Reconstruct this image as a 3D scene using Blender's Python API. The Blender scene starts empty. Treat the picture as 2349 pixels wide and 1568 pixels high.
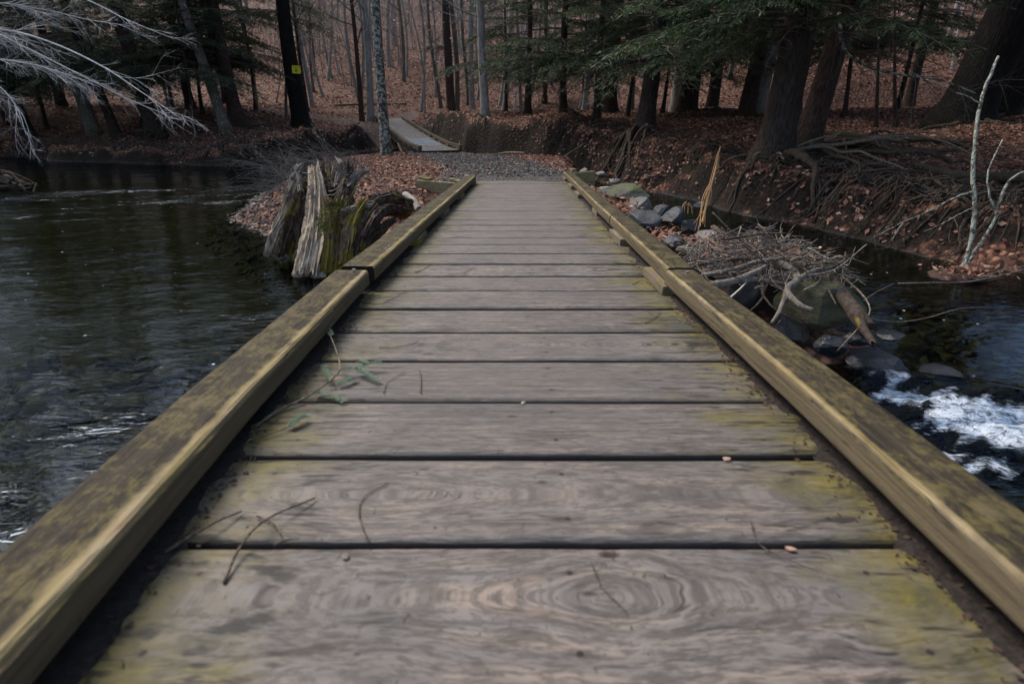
import bpy, math, random
import numpy as np
from mathutils import Vector
random.seed(7); RNG = np.random.default_rng(7)
PI = math.pi
sc = bpy.context.scene
COL = sc.collection

# ------------------------------------------------------------------ camera geometry (used to measure the place)
F, CX, CY, CAMH = 1300.0, 1174.5, 784.0, 1.7
PITCH = math.atan((CY - 250.0) / F)
cp, sp = math.cos(PITCH), math.sin(PITCH)
def P(px, py, d):
    a = (px - CX) / F * d; b = (CY - py) / F * d
    return np.array([a, d * cp + b * sp, CAMH - d * sp + b * cp])
def G(px, py, z=0.0):
    """where the line of sight through a measured point meets the level z"""
    b = (CY - py) / F
    dz = -sp + b * cp
    d = (z - CAMH) / dz
    return P(px, py, d)

# ------------------------------------------------------------------ noise
def _h(ix, iy, iz, s):
    n = (ix * 374761393 + iy * 668265263 + iz * 2147483647 % 1274126177 + iz * 1274126177 + s * 974634777) & 0xFFFFFFFF
    n = ((n ^ (n >> 13)) * 1274126177) & 0xFFFFFFFF
    n = ((n ^ (n >> 16)) * 2246822519) & 0xFFFFFFFF
    return ((n ^ (n >> 15)) & 0xFFFF) / 65535.0
def vn(x, y, z=None, s=0):
    x = np.asarray(x, float); y = np.asarray(y, float)
    z = np.zeros_like(x) if z is None else np.asarray(z, float) + np.zeros_like(x)
    ix, iy, iz = np.floor(x).astype(np.int64), np.floor(y).astype(np.int64), np.floor(z).astype(np.int64)
    fx, fy, fz = x - ix, y - iy, z - iz
    fx, fy, fz = [t * t * (3 - 2 * t) for t in (fx, fy, fz)]
    def L(a, b, t): return a + (b - a) * t
    c = [[[_h(ix + i, iy + j, iz + k, s) for k in (0, 1)] for j in (0, 1)] for i in (0, 1)]
    return L(L(L(c[0][0][0], c[1][0][0], fx), L(c[0][1][0], c[1][1][0], fx), fy),
             L(L(c[0][0][1], c[1][0][1], fx), L(c[0][1][1], c[1][1][1], fx), fy), fz) * 2 - 1
def fbm(x, y, z=None, s=0, o=4):
    r = 0; a = 1.0; t = 0
    for k in range(o):
        r = r + a * vn(x * 2 ** k + 17.3 * k, y * 2 ** k - 9.1 * k, None if z is None else z * 2 ** k, s + k); t += a; a *= .5
    return r / t
def sstep(a, b, x):
    t = np.clip((x - a) / (b - a), 0, 1); return t * t * (3 - 2 * t)

# ------------------------------------------------------------------ object helpers
def mk(name, V, Fc, mat, parent=None, smooth=False, attrs=None, loc=None):
    me = bpy.data.meshes.new(name)
    V = np.asarray(V, dtype=np.float32).reshape(-1, 3)
    if loc is not None: V = V - np.asarray(loc, dtype=np.float32)
    if isinstance(Fc, np.ndarray):
        k = Fc.shape[1]; n = len(Fc)
        me.vertices.add(len(V)); me.vertices.foreach_set('co', V.ravel())
        me.loops.add(n * k); me.loops.foreach_set('vertex_index', Fc.astype(np.int32).ravel())
        me.polygons.add(n); me.polygons.foreach_set('loop_start', np.arange(0, n * k, k, dtype=np.int32))
        me.update(calc_edges=True)
    else:
        me.from_pydata([tuple(map(float, v)) for v in V], [], [tuple(map(int, f)) for f in Fc]); me.update()
    if smooth: me.polygons.foreach_set('use_smooth', np.ones(len(me.polygons), dtype=bool))
    if attrs:
        for k, a in attrs.items():
            at = me.attributes.new(k, 'FLOAT', 'POINT'); at.data.foreach_set('value', np.asarray(a, dtype=np.float32).ravel())
    me.materials.append(mat)
    o = bpy.data.objects.new(name, me); COL.objects.link(o)
    if loc is not None: o.location = loc
    if parent: o.parent = parent
    return o
def empty(name, loc=(0, 0, 0), rz=0):
    o = bpy.data.objects.new(name, None); COL.objects.link(o); o.location = loc; o.rotation_euler = (0, 0, rz); o.empty_display_size = .1
    return o
def tag(o, label=None, cat=None, group=None, kind=None):
    if label: o['label'] = label
    if cat: o['category'] = cat
    if group: o['group'] = group
    if kind: o['kind'] = kind
    return o
def copy_tree(root, loc, rz=0, s=1.0, label=None, tilt=(0, 0)):
    r = root.copy(); COL.objects.link(r); r.location = loc; r.rotation_euler = (tilt[0], tilt[1], rz); r.scale = (s, s, s)
    if label: r['label'] = label
    for ch in list(root.children):
        c = ch.copy(); COL.objects.link(c); c.parent = r
        for g in ch.children:
            d = g.copy(); COL.objects.link(d); d.parent = c
    return r

class MB:
    """collects shapes into one mesh"""
    def __init__(s): s.V = []; s.F = []; s.n = 0; s.A = {}
    def add(s, V, Fc, **at):
        V = np.asarray(V, float).reshape(-1, 3)
        s.F.extend([tuple(int(i) + s.n for i in f) for f in Fc]); s.V.append(V); s.n += len(V)
        for k, a in at.items(): s.A.setdefault(k, []).append(np.broadcast_to(np.asarray(a, float), (len(V),)))
        return s
    def obj(s, name, mat, parent=None, smooth=False, loc=None):
        at = {k: np.concatenate(v) for k, v in s.A.items()}
        return mk(name, np.concatenate(s.V), s.F, mat, parent, smooth, at, loc)

def resample(pts, n):
    pts = np.asarray(pts, float)
    # catmull-rom through the points
    if len(pts) > 2:
        q = []
        ex = np.vstack([2 * pts[0] - pts[1], pts, 2 * pts[-1] - pts[-2]])
        for i in range(1, len(ex) - 2):
            for t in np.linspace(0, 1, 8, endpoint=False):
                a, b, c, d = ex[i - 1], ex[i], ex[i + 1], ex[i + 2]
                q.append(.5 * ((2 * b) + (-a + c) * t + (2 * a - 5 * b + 4 * c - d) * t * t + (-a + 3 * b - 3 * c + d) * t ** 3))
        q.append(pts[-1]); pts = np.array(q)
    L = np.r_[0, np.cumsum(np.linalg.norm(np.diff(pts, axis=0), axis=1))]
    u = np.linspace(0, L[-1], n)
    return np.stack([np.interp(u, L, pts[:, k]) for k in range(pts.shape[1])], 1)
def frames(pts):
    T = np.gradient(pts, axis=0); T /= np.linalg.norm(T, axis=1)[:, None] + 1e-9
    n = np.cross(T[0], [0, 0, 1.0]); 
    if np.linalg.norm(n) < .1: n = np.array([1.0, 0, 0])
    n /= np.linalg.norm(n); Ns = []
    for t in T:
        n = n - t * np.dot(n, t); n /= np.linalg.norm(n) + 1e-9; Ns.append(n)
    Ns = np.array(Ns); return T, Ns, np.cross(T, Ns)
def tube(pts, rad, sides=6, rough=0.0, flute=0.0, seed=0, nf=5, jag=0.0, cap=True):
    """swept limb: rough = lumps, flute = ridges along the grain, jag = splintered ends"""
    pts = np.asarray(pts, float); n = len(pts); rad = np.broadcast_to(np.asarray(rad, float), (n,)) if np.ndim(rad) else np.full(n, rad)
    T, N, B = frames(pts)
    a = np.linspace(0, 2 * PI, sides, endpoint=False)
    A, I = np.meshgrid(a, np.arange(n))
    R = rad[:, None] * np.ones_like(A)
    if flute: 
        fl = fbm(np.cos(A) * nf * .5 + 5 + seed, np.sin(A) * nf * .5 + I / n * .8, I / n * 1.6 + seed, seed, 4)
        R = R * (1 + flute * (np.abs(fl) * 2.6 - .6))
    if rough: R = R * (1 + rough * fbm(np.cos(A) * 1.4 + seed * 3.1, np.sin(A) * 1.4, I * .35 + seed, seed + 9, 3))
    C = pts[:, None, :] * np.ones((1, sides, 1))
    if jag:
        e = fbm(a * 2.2 + seed, a * 0 + .3, None, seed, 3); e2 = vn(a * 9 + seed, a * 0, None, seed + 4)
        m = max(3, n // 4)
        for i in range(m):
            w = (1 - i / m); C[n - 1 - i] += T[n - 1][None] * (jag * (e + .6 * e2) * w ** 1.5)[:, None]
            C[i] -= T[0][None] * (jag * .4 * (e2) * w ** 1.5)[:, None]
    V = C + (np.cos(A) * R)[..., None] * N[:, None, :] + (np.sin(A) * R)[..., None] * B[:, None, :]
    V = V.reshape(-1, 3)
    Fc = []
    for i in range(n - 1):
        for j in range(sides):
            k = (j + 1) % sides
            Fc.append((i * sides + j, i * sides + k, (i + 1) * sides + k, (i + 1) * sides + j))
    if cap:
        V = np.vstack([V, pts[0], pts[-1] - T[-1] * jag * .5]); c0 = n * sides
        for j in range(sides):
            k = (j + 1) % sides
            Fc.append((c0, k, j)); Fc.append((c0 + 1, (n - 1) * sides + j, (n - 1) * sides + k))
    return V, Fc
def box(c, sz, rz=0, bev=0.006, seed=None, axes=None):
    """box with chamfered edges"""
    hx, hy, hz = [s / 2 for s in sz]; b = min(bev, hx * .8, hy * .8, hz * .8)
    V = []; 
    pr = [(-hx + b, -hy), (hx - b, -hy), (hx, -hy + b), (hx, hy - b), (hx - b, hy), (-hx + b, hy), (-hx, hy - b), (-hx, -hy + b)]
    def ins(p): return (math.copysign(max(abs(p[0]) - b * .7, 0), p[0]), math.copysign(max(abs(p[1]) - b * .7, 0), p[1]))
    for z, f in ((-hz, 1), (-hz + b, 0), (hz - b, 0), (hz, 1)):
        for p in pr:
            q = ins(p) if f else p; V.append((q[0], q[1], z))
    V = np.array(V); Fc = [tuple(range(7, -1, -1)), tuple(range(24, 32))]
    for l in range(3):
        for j in range(8):
            k = (j + 1) % 8; Fc.append((l * 8 + j, l * 8 + k, (l + 1) * 8 + k, (l + 1) * 8 + j))
    if axes is not None: V = V @ np.array(axes)
    else:
        c_, s_ = math.cos(rz), math.sin(rz); V = V @ np.array([[c_, s_, 0], [-s_, c_, 0], [0, 0, 1]])
    return V + np.asarray(c), Fc

def ico(sub=3):
    import bmesh
    bm = bmesh.new(); bmesh.ops.create_icosphere(bm, subdivisions=sub, radius=1)
    V = np.array([v.co[:] for v in bm.verts]); Fc = [tuple(v.index for v in f.verts) for f in bm.faces]; bm.free(); return V, Fc
ICO3, ICO4, ICO1 = ico(3), ico(4), ico(1)
def rock(c, r, seed=0, cuts=7, rough=.12, rot=0, lod=ICO4):
    V = lod[0].copy(); rg = np.random.default_rng(seed + 100)
    for _ in range(cuts):
        n = rg.normal(size=3); n /= np.linalg.norm(n); d = rg.uniform(.50, .82)
        t = V @ n; V = V - np.clip(t - d, 0, None)[:, None] * n * .92
    V *= (1 + rough * fbm(V[:, 0] * 1.6 + seed, V[:, 1] * 1.6, V[:, 2] * 1.6, seed, 4) + .02 * fbm(V[:, 0] * 9, V[:, 1] * 9, V[:, 2] * 9 + seed, seed, 2))[:, None]
    V *= np.array(r); c_, s_ = math.cos(rot), math.sin(rot)
    V = V @ np.array([[c_, s_, 0], [-s_, c_, 0], [0, 0, 1]])
    return V + np.asarray(c), lod[1]

# ------------------------------------------------------------------ materials
class NT:
    def __init__(s, name):
        s.m = bpy.data.materials.new(name); s.m.use_nodes = True; s.t = s.m.node_tree; s.t.nodes.clear()
        s.out = s.n('ShaderNodeOutputMaterial'); s.b = s.n('ShaderNodeBsdfPrincipled'); s.l(s.b.outputs[0], s.out.inputs[0])
    def n(s, t, **k):
        x = s.t.nodes.new(t)
        for a, v in k.items():
            setattr(x, a, v)
        return x
    def l(s, a, b): s.t.links.new(a, b)
    def set(s, inp, v):
        if hasattr(v, 'links'): s.l(v, inp)
        elif isinstance(v, (tuple, list)) and len(v) == 3 and len(inp.default_value) == 4: inp.default_value = (*v, 1)
        else: inp.default_value = v
    def co(s, kind='Object', scale=(1, 1, 1), rot=(0, 0, 0)):
        a = s.n('ShaderNodeTexCoord').outputs[kind] if kind != 'World' else s.n('ShaderNodeNewGeometry').outputs['Position']
        m = s.n('ShaderNodeMapping'); m.inputs['Scale'].default_value = scale; m.inputs['Rotation'].default_value = rot; s.l(a, m.inputs[0]); return m.outputs[0]
    def noise(s, v, scale=5, detail=4, rough=.55, dist=0, out=0):
        x = s.n('ShaderNodeTexNoise'); s.l(v, x.inputs['Vector']); x.inputs['Scale'].default_value = scale; x.inputs['Detail'].default_value = detail
        x.inputs['Roughness'].default_value = rough; x.inputs['Distortion'].default_value = dist; return x.outputs[out]
    def vor(s, v, scale=5, feature='F1', out=0, rand=1):
        x = s.n('ShaderNodeTexVoronoi', feature=feature); s.l(v, x.inputs['Vector']); x.inputs['Scale'].default_value = scale; x.inputs['Randomness'].default_value = rand; return x.outputs[out]
    def ramp(s, f, stops, interp='LINEAR'):
        x = s.n('ShaderNodeValToRGB'); s.l(f, x.inputs[0]); e = x.color_ramp; e.interpolation = interp
        while len(e.elements) < len(stops): e.elements.new(.5)
        for el, (p, c) in zip(e.elements, stops):
            el.position = p; el.color = (*c, 1) if isinstance(c, (tuple, list)) else (c, c, c, 1)
        return x.outputs[0]
    def mix(s, f, a, b, mode='MIX'):
        x = s.n('ShaderNodeMix', data_type='RGBA', blend_type=mode); s.set(x.inputs[0], f); s.set(x.inputs[6], a); s.set(x.inputs[7], b); return x.outputs[2]
    def math(s, op, a, b=0, c=None):
        x = s.n('ShaderNodeMath', operation=op); s.set(x.inputs[0], a); s.set(x.inputs[1], b)
        if c is not None: s.set(x.inputs[2], c)
        return x.outputs[0]
    def mr(s, v, a, b, c=0, d=1):
        x = s.n('ShaderNodeMapRange', clamp=True); s.l(v, x.inputs[0])
        for i, q in enumerate((a, b, c, d)): x.inputs[1 + i].default_value = q
        return x.outputs[0]
    def attr(s, name, out='Fac'): return s.n('ShaderNodeAttribute', attribute_name=name).outputs[out]
    def sep(s, v):
        x = s.n('ShaderNodeSeparateXYZ'); s.l(v, x.inputs[0]); return x.outputs
    def comb(s, x, y, z):
        c = s.n('ShaderNodeCombineXYZ'); [s.set(c.inputs[i], q) for i, q in enumerate((x, y, z))]; return c.outputs[0]
    def nrm(s): return s.sep(s.n('ShaderNodeNewGeometry').outputs['Normal'])[2]
    def rnd(s): return s.n('ShaderNodeObjectInfo').outputs['Random']
    def bump(s, h, st=.5, d=.01, nn=None):
        x = s.n('ShaderNodeBump'); x.inputs['Strength'].default_value = st; x.inputs['Distance'].default_value = d; s.l(h, x.inputs['Height'])
        if nn is not None: s.l(nn, x.inputs['Normal'])
        return x.outputs[0]
    def fin(s, col, rough=.8, bump=None, spec=.3, **k):
        s.set(s.b.inputs['Base Color'], col); s.set(s.b.inputs['Roughness'], rough); s.b.inputs['Specular IOR Level'].default_value = spec
        if bump is not None: s.l(bump, s.b.inputs['Normal'])
        return s.m

def m_plank(name='weathered_deck_wood', tan=(.238, .188, .152), grey=(.080, .077, .080), moss=1.0):
    t = NT(name); g = t.attr('g'); e = t.attr('e'); X, Y, Z = t.sep(t.co('Object')); r = t.rnd()
    off = t.math('MULTIPLY', r, 37.0)
    v1 = t.comb(t.math('MULTIPLY', X, 2.2), t.math('MULTIPLY', g, 60), off)
    v2 = t.comb(t.math('MULTIPLY', X, 1.1), t.math('MULTIPLY', g, 14), off)
    v3 = t.comb(t.math('MULTIPLY', X, 9), t.math('MULTIPLY', g, 120), off)
    fine = t.noise(v3, 1.3, 5, .65); mid = t.noise(v1, 1.0, 4, .6); wide = t.noise(v2, 1.0, 3, .5)
    ring = t.math('SINE', t.math('MULTIPLY_ADD', wide, 5.0, t.math('MULTIPLY', g, 175.0)))
    ring = t.mr(ring, -.5, .8)
    blot = t.noise(t.comb(X, Y, off), 4.2, 4, .6)
    ringamt = t.mr(t.noise(t.comb(t.math('MULTIPLY', X, .6), t.math('MULTIPLY', Y, 3.0), off), 1.5, 2, .5), .38, .62, .25, .9)
    c = t.mix(t.math('MULTIPLY', ring, ringamt), tan, grey)
    c = t.mix(t.mr(mid, .42, .68), c, (.175, .158, .147))
    c = t.mix(t.mr(fine, .46, .64, 0, .72), c, (.075, .062, .054))
    c = t.mix(t.mr(blot, .42, .66, 0, .75), c, (.112, .107, .105))
    c = t.mix(t.mr(t.noise(t.comb(t.math('MULTIPLY', X, .30), Y, off), 9, 5, .7), .46, .74, 0, .6), c, (.088, .082, .076))
    c = t.mix(t.mr(t.noise(t.comb(X, Y, off), 1.7, 3, .5), .55, .75, 0, .35), c, (.25, .222, .19))
    dk = t.noise(t.comb(t.math('MULTIPLY', X, 9), t.math('MULTIPLY', g, 42), off), 1.0, 4, .7)
    c = t.mix(t.mr(dk, .52, .62, 0, .6), c, (.058, .050, .043))
    gr = t.noise(t.comb(t.math('MULTIPLY', X, 30), t.math('MULTIPLY', g, 190), off), 1.0, 3, .7)
    c = t.mix(t.mr(gr, .47, .58, 0, .65), c, (.06, .052, .047))
    # per-board tone
    c = t.mix(t.mr(r, 0, 1, 0, .5), c, (.12, .108, .096))
    # moss near the ends of the boards
    mn = t.noise(t.comb(t.math('MULTIPLY', X, .8), Y, off), 5.0, 5, .65)
    me = t.math('ADD', e, t.math('MULTIPLY_ADD', mn, 1.9, -1.08))
    me = t.math('ADD', me, t.math('MULTIPLY_ADD', t.noise(t.comb(t.math('MULTIPLY', X, 2.2), t.math('MULTIPLY', g, 22), off), 1.0, 4, .7), .9, -.48))
    c = t.mix(t.mr(me, .40, 1.05, 0, .85 * moss), c, t.mix(t.mr(t.noise(t.comb(X, Y, off), 7, 5, .7), .38, .62), (.15, .122, .020), (.045, .044, .018)))
    # black streaks close to the moss, along the grain
    st = t.noise(t.comb(t.math('MULTIPLY', X, 9), t.math('MULTIPLY', g, 75), off), 1.0, 3, .6)
    st = t.math('MULTIPLY', t.mr(st, .555, .64), t.mr(t.math('ADD', e, t.math('MULTIPLY_ADD', blot, 1.0, -.42)), .12, .75))
    c = t.mix(t.math('MULTIPLY', st, .85), c, (.018, .016, .014))
    # small specks and nail marks
    vv = t.vor(t.comb(t.math('MULTIPLY', X, .45), Y, off), 11, 'F1'); sp_ = t.mr(vv, .035, .085, 1, 0)
    c = t.mix(t.math('MULTIPLY', sp_, .8), c, (.03, .024, .02))
    c = t.mix(t.mr(t.noise(t.comb(t.math('MULTIPLY', X, 2.5), Y, off), 34, 3, .6), .66, .72, 0, .8), c, (.04, .033, .026))
    # long drying cracks and fixings
    cr = t.math('ABSOLUTE', t.math('SUBTRACT', t.noise(t.comb(t.math('MULTIPLY', X, 1.6), t.math('MULTIPLY', g, 36), off), 1.0, 3, .6), .5))
    cr = t.math('MULTIPLY', t.mr(cr, .002, .012, 1, 0), t.mr(t.noise(t.comb(X, t.math('MULTIPLY', Y, 1.0), off), 6, 2, .5), .50, .60))
    c = t.mix(t.math('MULTIPLY', cr, .8), c, (.035, .028, .023))
    yf = t.attr('yf'); dy = t.math('MULTIPLY', t.math('SUBTRACT', t.math('ABSOLUTE', t.math('SUBTRACT', yf, .5)), .27), .28)
    dxm = None
    for xc in (-.50, .11, .60):
        d_ = t.math('ABSOLUTE', t.math('SUBTRACT', X, t.math('ADD', xc, t.math('MULTIPLY_ADD', r, .03, -.015)))); dxm = d_ if dxm is None else t.math('MINIMUM', dxm, d_)
    dn_ = t.math('SQRT', t.math('ADD', t.math('MULTIPLY', dxm, dxm), t.math('MULTIPLY', dy, dy)))
    ds_ = t.math('SQRT', t.math('ADD', t.math('MULTIPLY', t.math('MULTIPLY', dxm, dxm), .06), t.math('MULTIPLY', dy, dy)))
    c = t.mix(t.math('MULTIPLY', t.mr(ds_, .002, .010, 1, 0), t.mr(fine, .4, .6, .2, .85)), c, (.04, .033, .028))
    c = t.mix(t.mr(dn_, .0045, .0060, 1, 0), c, (.022, .018, .016))
    kn = t.attr('k'); c = t.mix(t.mr(kn, .3, .9), c, (.035, .022, .015))
    seam_dark = t.math('MAXIMUM', t.mr(t.math('ABSOLUTE', t.nrm()), .75, .45, 0, 1), t.mr(t.math('ADD', t.math('ABSOLUTE', t.math('SUBTRACT', yf, .5)), t.math('MULTIPLY_ADD', mid, .02, -.01)), .482, .496, 0, .9))
    c = t.mix(seam_dark, c, (.016, .013, .011))  # board sides and long edges coloured near black so seams read dark
    h = t.math('ADD', t.math('MULTIPLY', fine, .7), t.math('ADD', t.math('MULTIPLY', mid, .5), t.math('MULTIPLY', ring, .25)))
    return t.fin(c, t.mr(blot, .3, .7, .48, .72), t.bump(h, 1.0, .006), .24)
def m_rail(name='mossy_rail_wood'):
    t = NT(name); g = t.attr('g'); ed = t.attr('edge'); v = t.co('Object'); X, Y, Z = t.sep(v)
    nz = t.nrm(); r = t.rnd()
    grain = t.noise(t.comb(t.math('MULTIPLY', g, 70), t.math('MULTIPLY', Y, 2.0), t.math('MULTIPLY', r, 9)), 1, 4, .65)
    blot = t.noise(v, 9, 5, .65); spk = t.noise(t.co('Object', (1, .45, 1)), 70, 5, .8); big = t.noise(v, 2.6, 3, .5)
    top = t.mix(t.mr(grain, .35, .7), (.018, .015, .011), (.060, .047, .033))
    top = t.mix(t.mr(t.math('ADD', t.math('MULTIPLY', spk, .6), t.math('MULTIPLY', blot, .5)), .525, .63, 0, .62), top, (.135, .110, .038))
    top = t.mix(t.mr(blot, .56, .70, 0, .55), top, (.115, .090, .062))
    side = t.mix(t.mr(grain, .3, .7), (.084, .066, .041), (.150, .118, .076))
    side = t.mix(t.mr(blot, .5, .68, 0, .6), side, (.105, .082, .048))
    side = t.mix(t.mr(big, .52, .7, 0, .5), side, (.11, .092, .050))
    worn = t.mix(t.mr(grain, .4, .62), (.29, .23, .14), (.20, .155, .045))
    c = t.mix(t.mr(nz, .45, .8), side, top)
    em = t.math('ADD', ed, t.math('MULTIPLY_ADD', blot, .9, -.5))
    c = t.mix(t.mr(em, .52, .9, 0, .9), c, worn)
    rust = t.noise(t.comb(t.math('MULTIPLY', X, 4), t.math('MULTIPLY', Y, 1.4), Z), 2.2, 3, .5)
    c = t.mix(t.math('MULTIPLY', t.mr(rust, .60, .72), t.mr(ed, .72, .98, 0, .55)), c, (.26, .115, .035))
    c = t.mix(t.mr(t.vor(v, 16), .05, .09, .8, 0), c, (.02, .018, .014))
    ck = t.math('ABSOLUTE', t.math('SUBTRACT', t.noise(t.comb(t.math('MULTIPLY', g, 26), t.math('MULTIPLY', Y, 1.1), t.math('MULTIPLY', r, 5)), 1, 3, .55), .5))
    c = t.mix(t.math('MULTIPLY', t.mr(ck, .002, .010, .85, 0), t.mr(big, .45, .55)), c, (.02, .016, .012))
    c = t.mix(t.attr('endm'), c, (.022, .017, .012))  # rail end faces coloured dark to paint the shade of the joint gap
    h = t.math('ADD', grain, t.math('MULTIPLY', spk, .6))
    return t.fin(c, .72, t.bump(h, .8, .005), .10)
def m_bark(name, dark, light, vs=1.0, lichen=0.0, moss=.25, lcol=(.42, .46, .40), bs=1.0):
    t = NT(name); v = t.co('Object', (1, 1, .22)); v0 = t.co('Object')
    f = t.vor(v, 26 * vs, 'F1'); n = t.noise(v, 22 * vs, 5, .7, .6); n2 = t.noise(v0, 2.2, 4, .6)
    rid = t.math('ADD', t.math('MULTIPLY', f, .8), t.math('MULTIPLY', n, .7))
    c = t.mix(t.mr(rid, .35, .95), dark, light)
    c = t.mix(t.mr(n2, .45, .7, 0, .5), c, tuple(x * .6 for x in dark))
    if lichen:
        l = t.noise(v0, 13, 5, .7, .4); th = .66 - lichen * .22
        c = t.mix(t.mr(l, th, th + .05, 0, .92), c, t.mix(t.noise(v0, 60, 2), lcol, tuple(x * .72 for x in lcol)))
    if moss:
        z = t.sep(v0)[2]; mm = t.math('ADD', t.mr(z, 0, .9, 1, 0), t.math('MULTIPLY_ADD', t.noise(v0, 5, 4, .6), 1.6, -1.05))
        c = t.mix(t.mr(mm, .45, .95, 0, moss * 2.2), c, (.055, .058, .018))
    return t.fin(c, .92, t.bump(rid, .8 * bs, .03), .15)
def m_leaf(name='dead_leaf'):
    t = NT(name); a = t.attr('rv'); b = t.attr('rw')
    c = t.ramp(a, [(0, (.060, .028, .020)), (.3, (.140, .063, .043)), (.55, (.235, .110, .072)), (.8, (.34, .175, .118)), (1, (.56, .38, .28))])
    c = t.mix(t.mr(b, 0, 1, 0, .45), c, (.125, .062, .050))
    m = t.fin(c, .75, None, .25)
    tr = t.n('ShaderNodeBsdfTranslucent'); t.l(c, tr.inputs[0]); mx = t.n('ShaderNodeMixShader'); mx.inputs[0].default_value = .2
    t.l(t.b.outputs[0], mx.inputs[1]); t.l(tr.outputs[0], mx.inputs[2]); t.l(mx.outputs[0], t.out.inputs[0]); return m
def m_needle(name='hemlock_needle', c1=(.022, .040, .024), c2=(.080, .130, .042)):
    t = NT(name); a = t.attr('rv'); r = t.rnd()
    c = t.mix(a, c1, c2); c = t.mix(t.mr(r, 0, 1, 0, .4), c, (.045, .070, .055))
    m = t.fin(c, .6, None, .3)
    tr = t.n('ShaderNodeBsdfTranslucent'); t.l(c, tr.inputs[0]); mx = t.n('ShaderNodeMixShader'); mx.inputs[0].default_value = .3
    t.l(t.b.outputs[0], mx.inputs[1]); t.l(tr.outputs[0], mx.inputs[2]); t.l(mx.outputs[0], t.out.inputs[0]); return m
def m_rock(name, a, b, moss=0.0, rough=.8, wet=0):
    t = NT(name); v = t.co('Object'); n = t.noise(v, 3.5, 6, .65); f = t.noise(v, 40, 4, .7); s = t.noise(t.co('Object', (1, 1, 5), (.4, .5, 0)), 5, 4, .6)
    c = t.mix(t.mr(n, .35, .65), a, b); c = t.mix(t.mr(f, .5, .75, 0, .5), c, tuple(x * 1.5 for x in b)); c = t.mix(t.mr(s, .52, .7, 0, .5), c, tuple(x * .5 for x in a))
    if moss:
        mm = t.math('ADD', t.math('MULTIPLY', t.nrm(), .55), t.math('MULTIPLY_ADD', t.noise(v, 4, 5, .65), 1.6, -.85))
        c = t.mix(t.mr(mm, .45 - moss * .25, .8 - moss * .2, 0, .9), c, t.mix(f, (.10, .11, .025), (.05, .06, .018)))
    return t.fin(c, rough, t.bump(t.math('ADD', n, t.math('MULTIPLY', f, .35)), .7, .03), .5 if wet else .3)
def m_wood(name, a, b, sc=(1, 1, .12), rough=.8, moss=0, f=30):
    t = NT(name); v = t.co('Object', sc); n = t.noise(v, f, 5, .7, .5); n2 = t.noise(t.co('Object'), 3, 4, .6)
    c = t.mix(t.mr(n, .35, .68), a, b); c = t.mix(t.mr(n2, .5, .75, 0, .6), c, tuple(x * .5 for x in a))
    if moss:
        mm = t.noise(t.co('Object'), 3.7, 5, .7); c = t.mix(t.mr(mm, .60 - moss * .2, .70 - moss * .2, 0, .95), c, t.mix(t.noise(v, 60, 2), (.27, .20, .022), (.09, .075, .016)))
    return t.fin(c, rough, t.bump(n, .8, .012), .25)
def m_plain(name, c, rough=.7): 
    t = NT(name); n = t.noise(t.co('Object'), 30, 4, .6); return t.fin(t.mix(t.mr(n, .35, .7, 0, .35), c, tuple(x * .6 for x in c)), rough)

M = {}
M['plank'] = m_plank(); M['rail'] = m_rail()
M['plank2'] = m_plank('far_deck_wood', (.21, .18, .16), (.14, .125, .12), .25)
M['panel'] = m_plain('sky_sheen_blue_grey', (.42, .50, .56), .35)
M['block'] = m_wood('rail_block_wood', (.10, .078, .052), (.185, .15, .10), (1, .12, 1), moss=.3)
M['beamdark'] = m_wood('dark_beam_wood', (.055, .045, .032), (.11, .09, .06), (1, .15, 1), moss=.4)
M['wall'] = m_wood('treated_wall_wood', (.165, .135, .072), (.26, .22, .125), (.12, 1, 1), moss=.35)
M['leaf'] = m_leaf(); M['needle'] = m_needle()
M['needle_fresh'] = m_needle('fresh_needle', (.055, .13, .075), (.12, .24, .15))
M['hem'] = m_bark('hemlock_bark', (.020, .015, .013), (.062, .045, .038), 1, 0, .35)
M['hemred'] = m_bark('reddish_bark', (.026, .017, .014), (.085, .056, .046), 1.2, 0, .3)
M['hemdark'] = m_bark('black_bark', (.005, .0045, .004), (.020, .016, .014), 1, 0, .15)
M['grey'] = m_bark('grey_bark', (.075, .062, .050), (.17, .145, .12), 1.1, .35, .3)
M['pale'] = m_bark('pale_bark', (.17, .148, .13), (.34, .31, .28), .8, .15, .15, bs=.5)
M['lichen'] = m_bark('lichen_bark', (.035, .028, .022), (.10, .08, .065), 1.9, .80, .2, (.44, .44, .38))
M['lichen2'] = m_bark('pale_lichen_bark', (.050, .042, .036), (.14, .125, .105), 2.6, .95, 0, (.42, .44, .36))
M['beech'] = m_bark('beech_twig', (.36, .35, .34), (.60, .58, .56), 2, 0, 0)
M['twig'] = m_bark('dry_twig', (.07, .05, .038), (.17, .13, .10), 3, .2, 0)
M['root'] = m_bark('root_bark', (.028, .021, .016), (.105, .08, .06), 2, 0, 0)
M['rootpale'] = m_bark('pale_root_bark', (.10, .078, .058), (.25, .20, .15), 2, 0, 0)
M['drift'] = m_wood('driftwood', (.085, .07, .058), (.27, .235, .195))
M['driftdark'] = m_wood('dark_driftwood', (.02, .015, .012), (.085, .06, .045), moss=.2)
M['stumpale'] = m_wood('bleached_stump_wood', (.16, .12, .085), (.66, .53, .38), f=22)
M['stumpmoss'] = m_wood('mossy_stump_wood', (.055, .034, .020), (.22, .15, .09), moss=.85)
M['stumpdark'] = m_wood('rotten_stump_wood', (.018, .011, .008), (.12, .08, .055), moss=.25)
M['straw'] = m_plain('dry_straw', (.55, .31, .14))
M['whitetwig'] = m_plain('pale_stalk', (.55, .50, .42))
M['rk_grey'] = m_rock('grey_stone', (.13, .115, .105), (.24, .22, .20))
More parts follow.
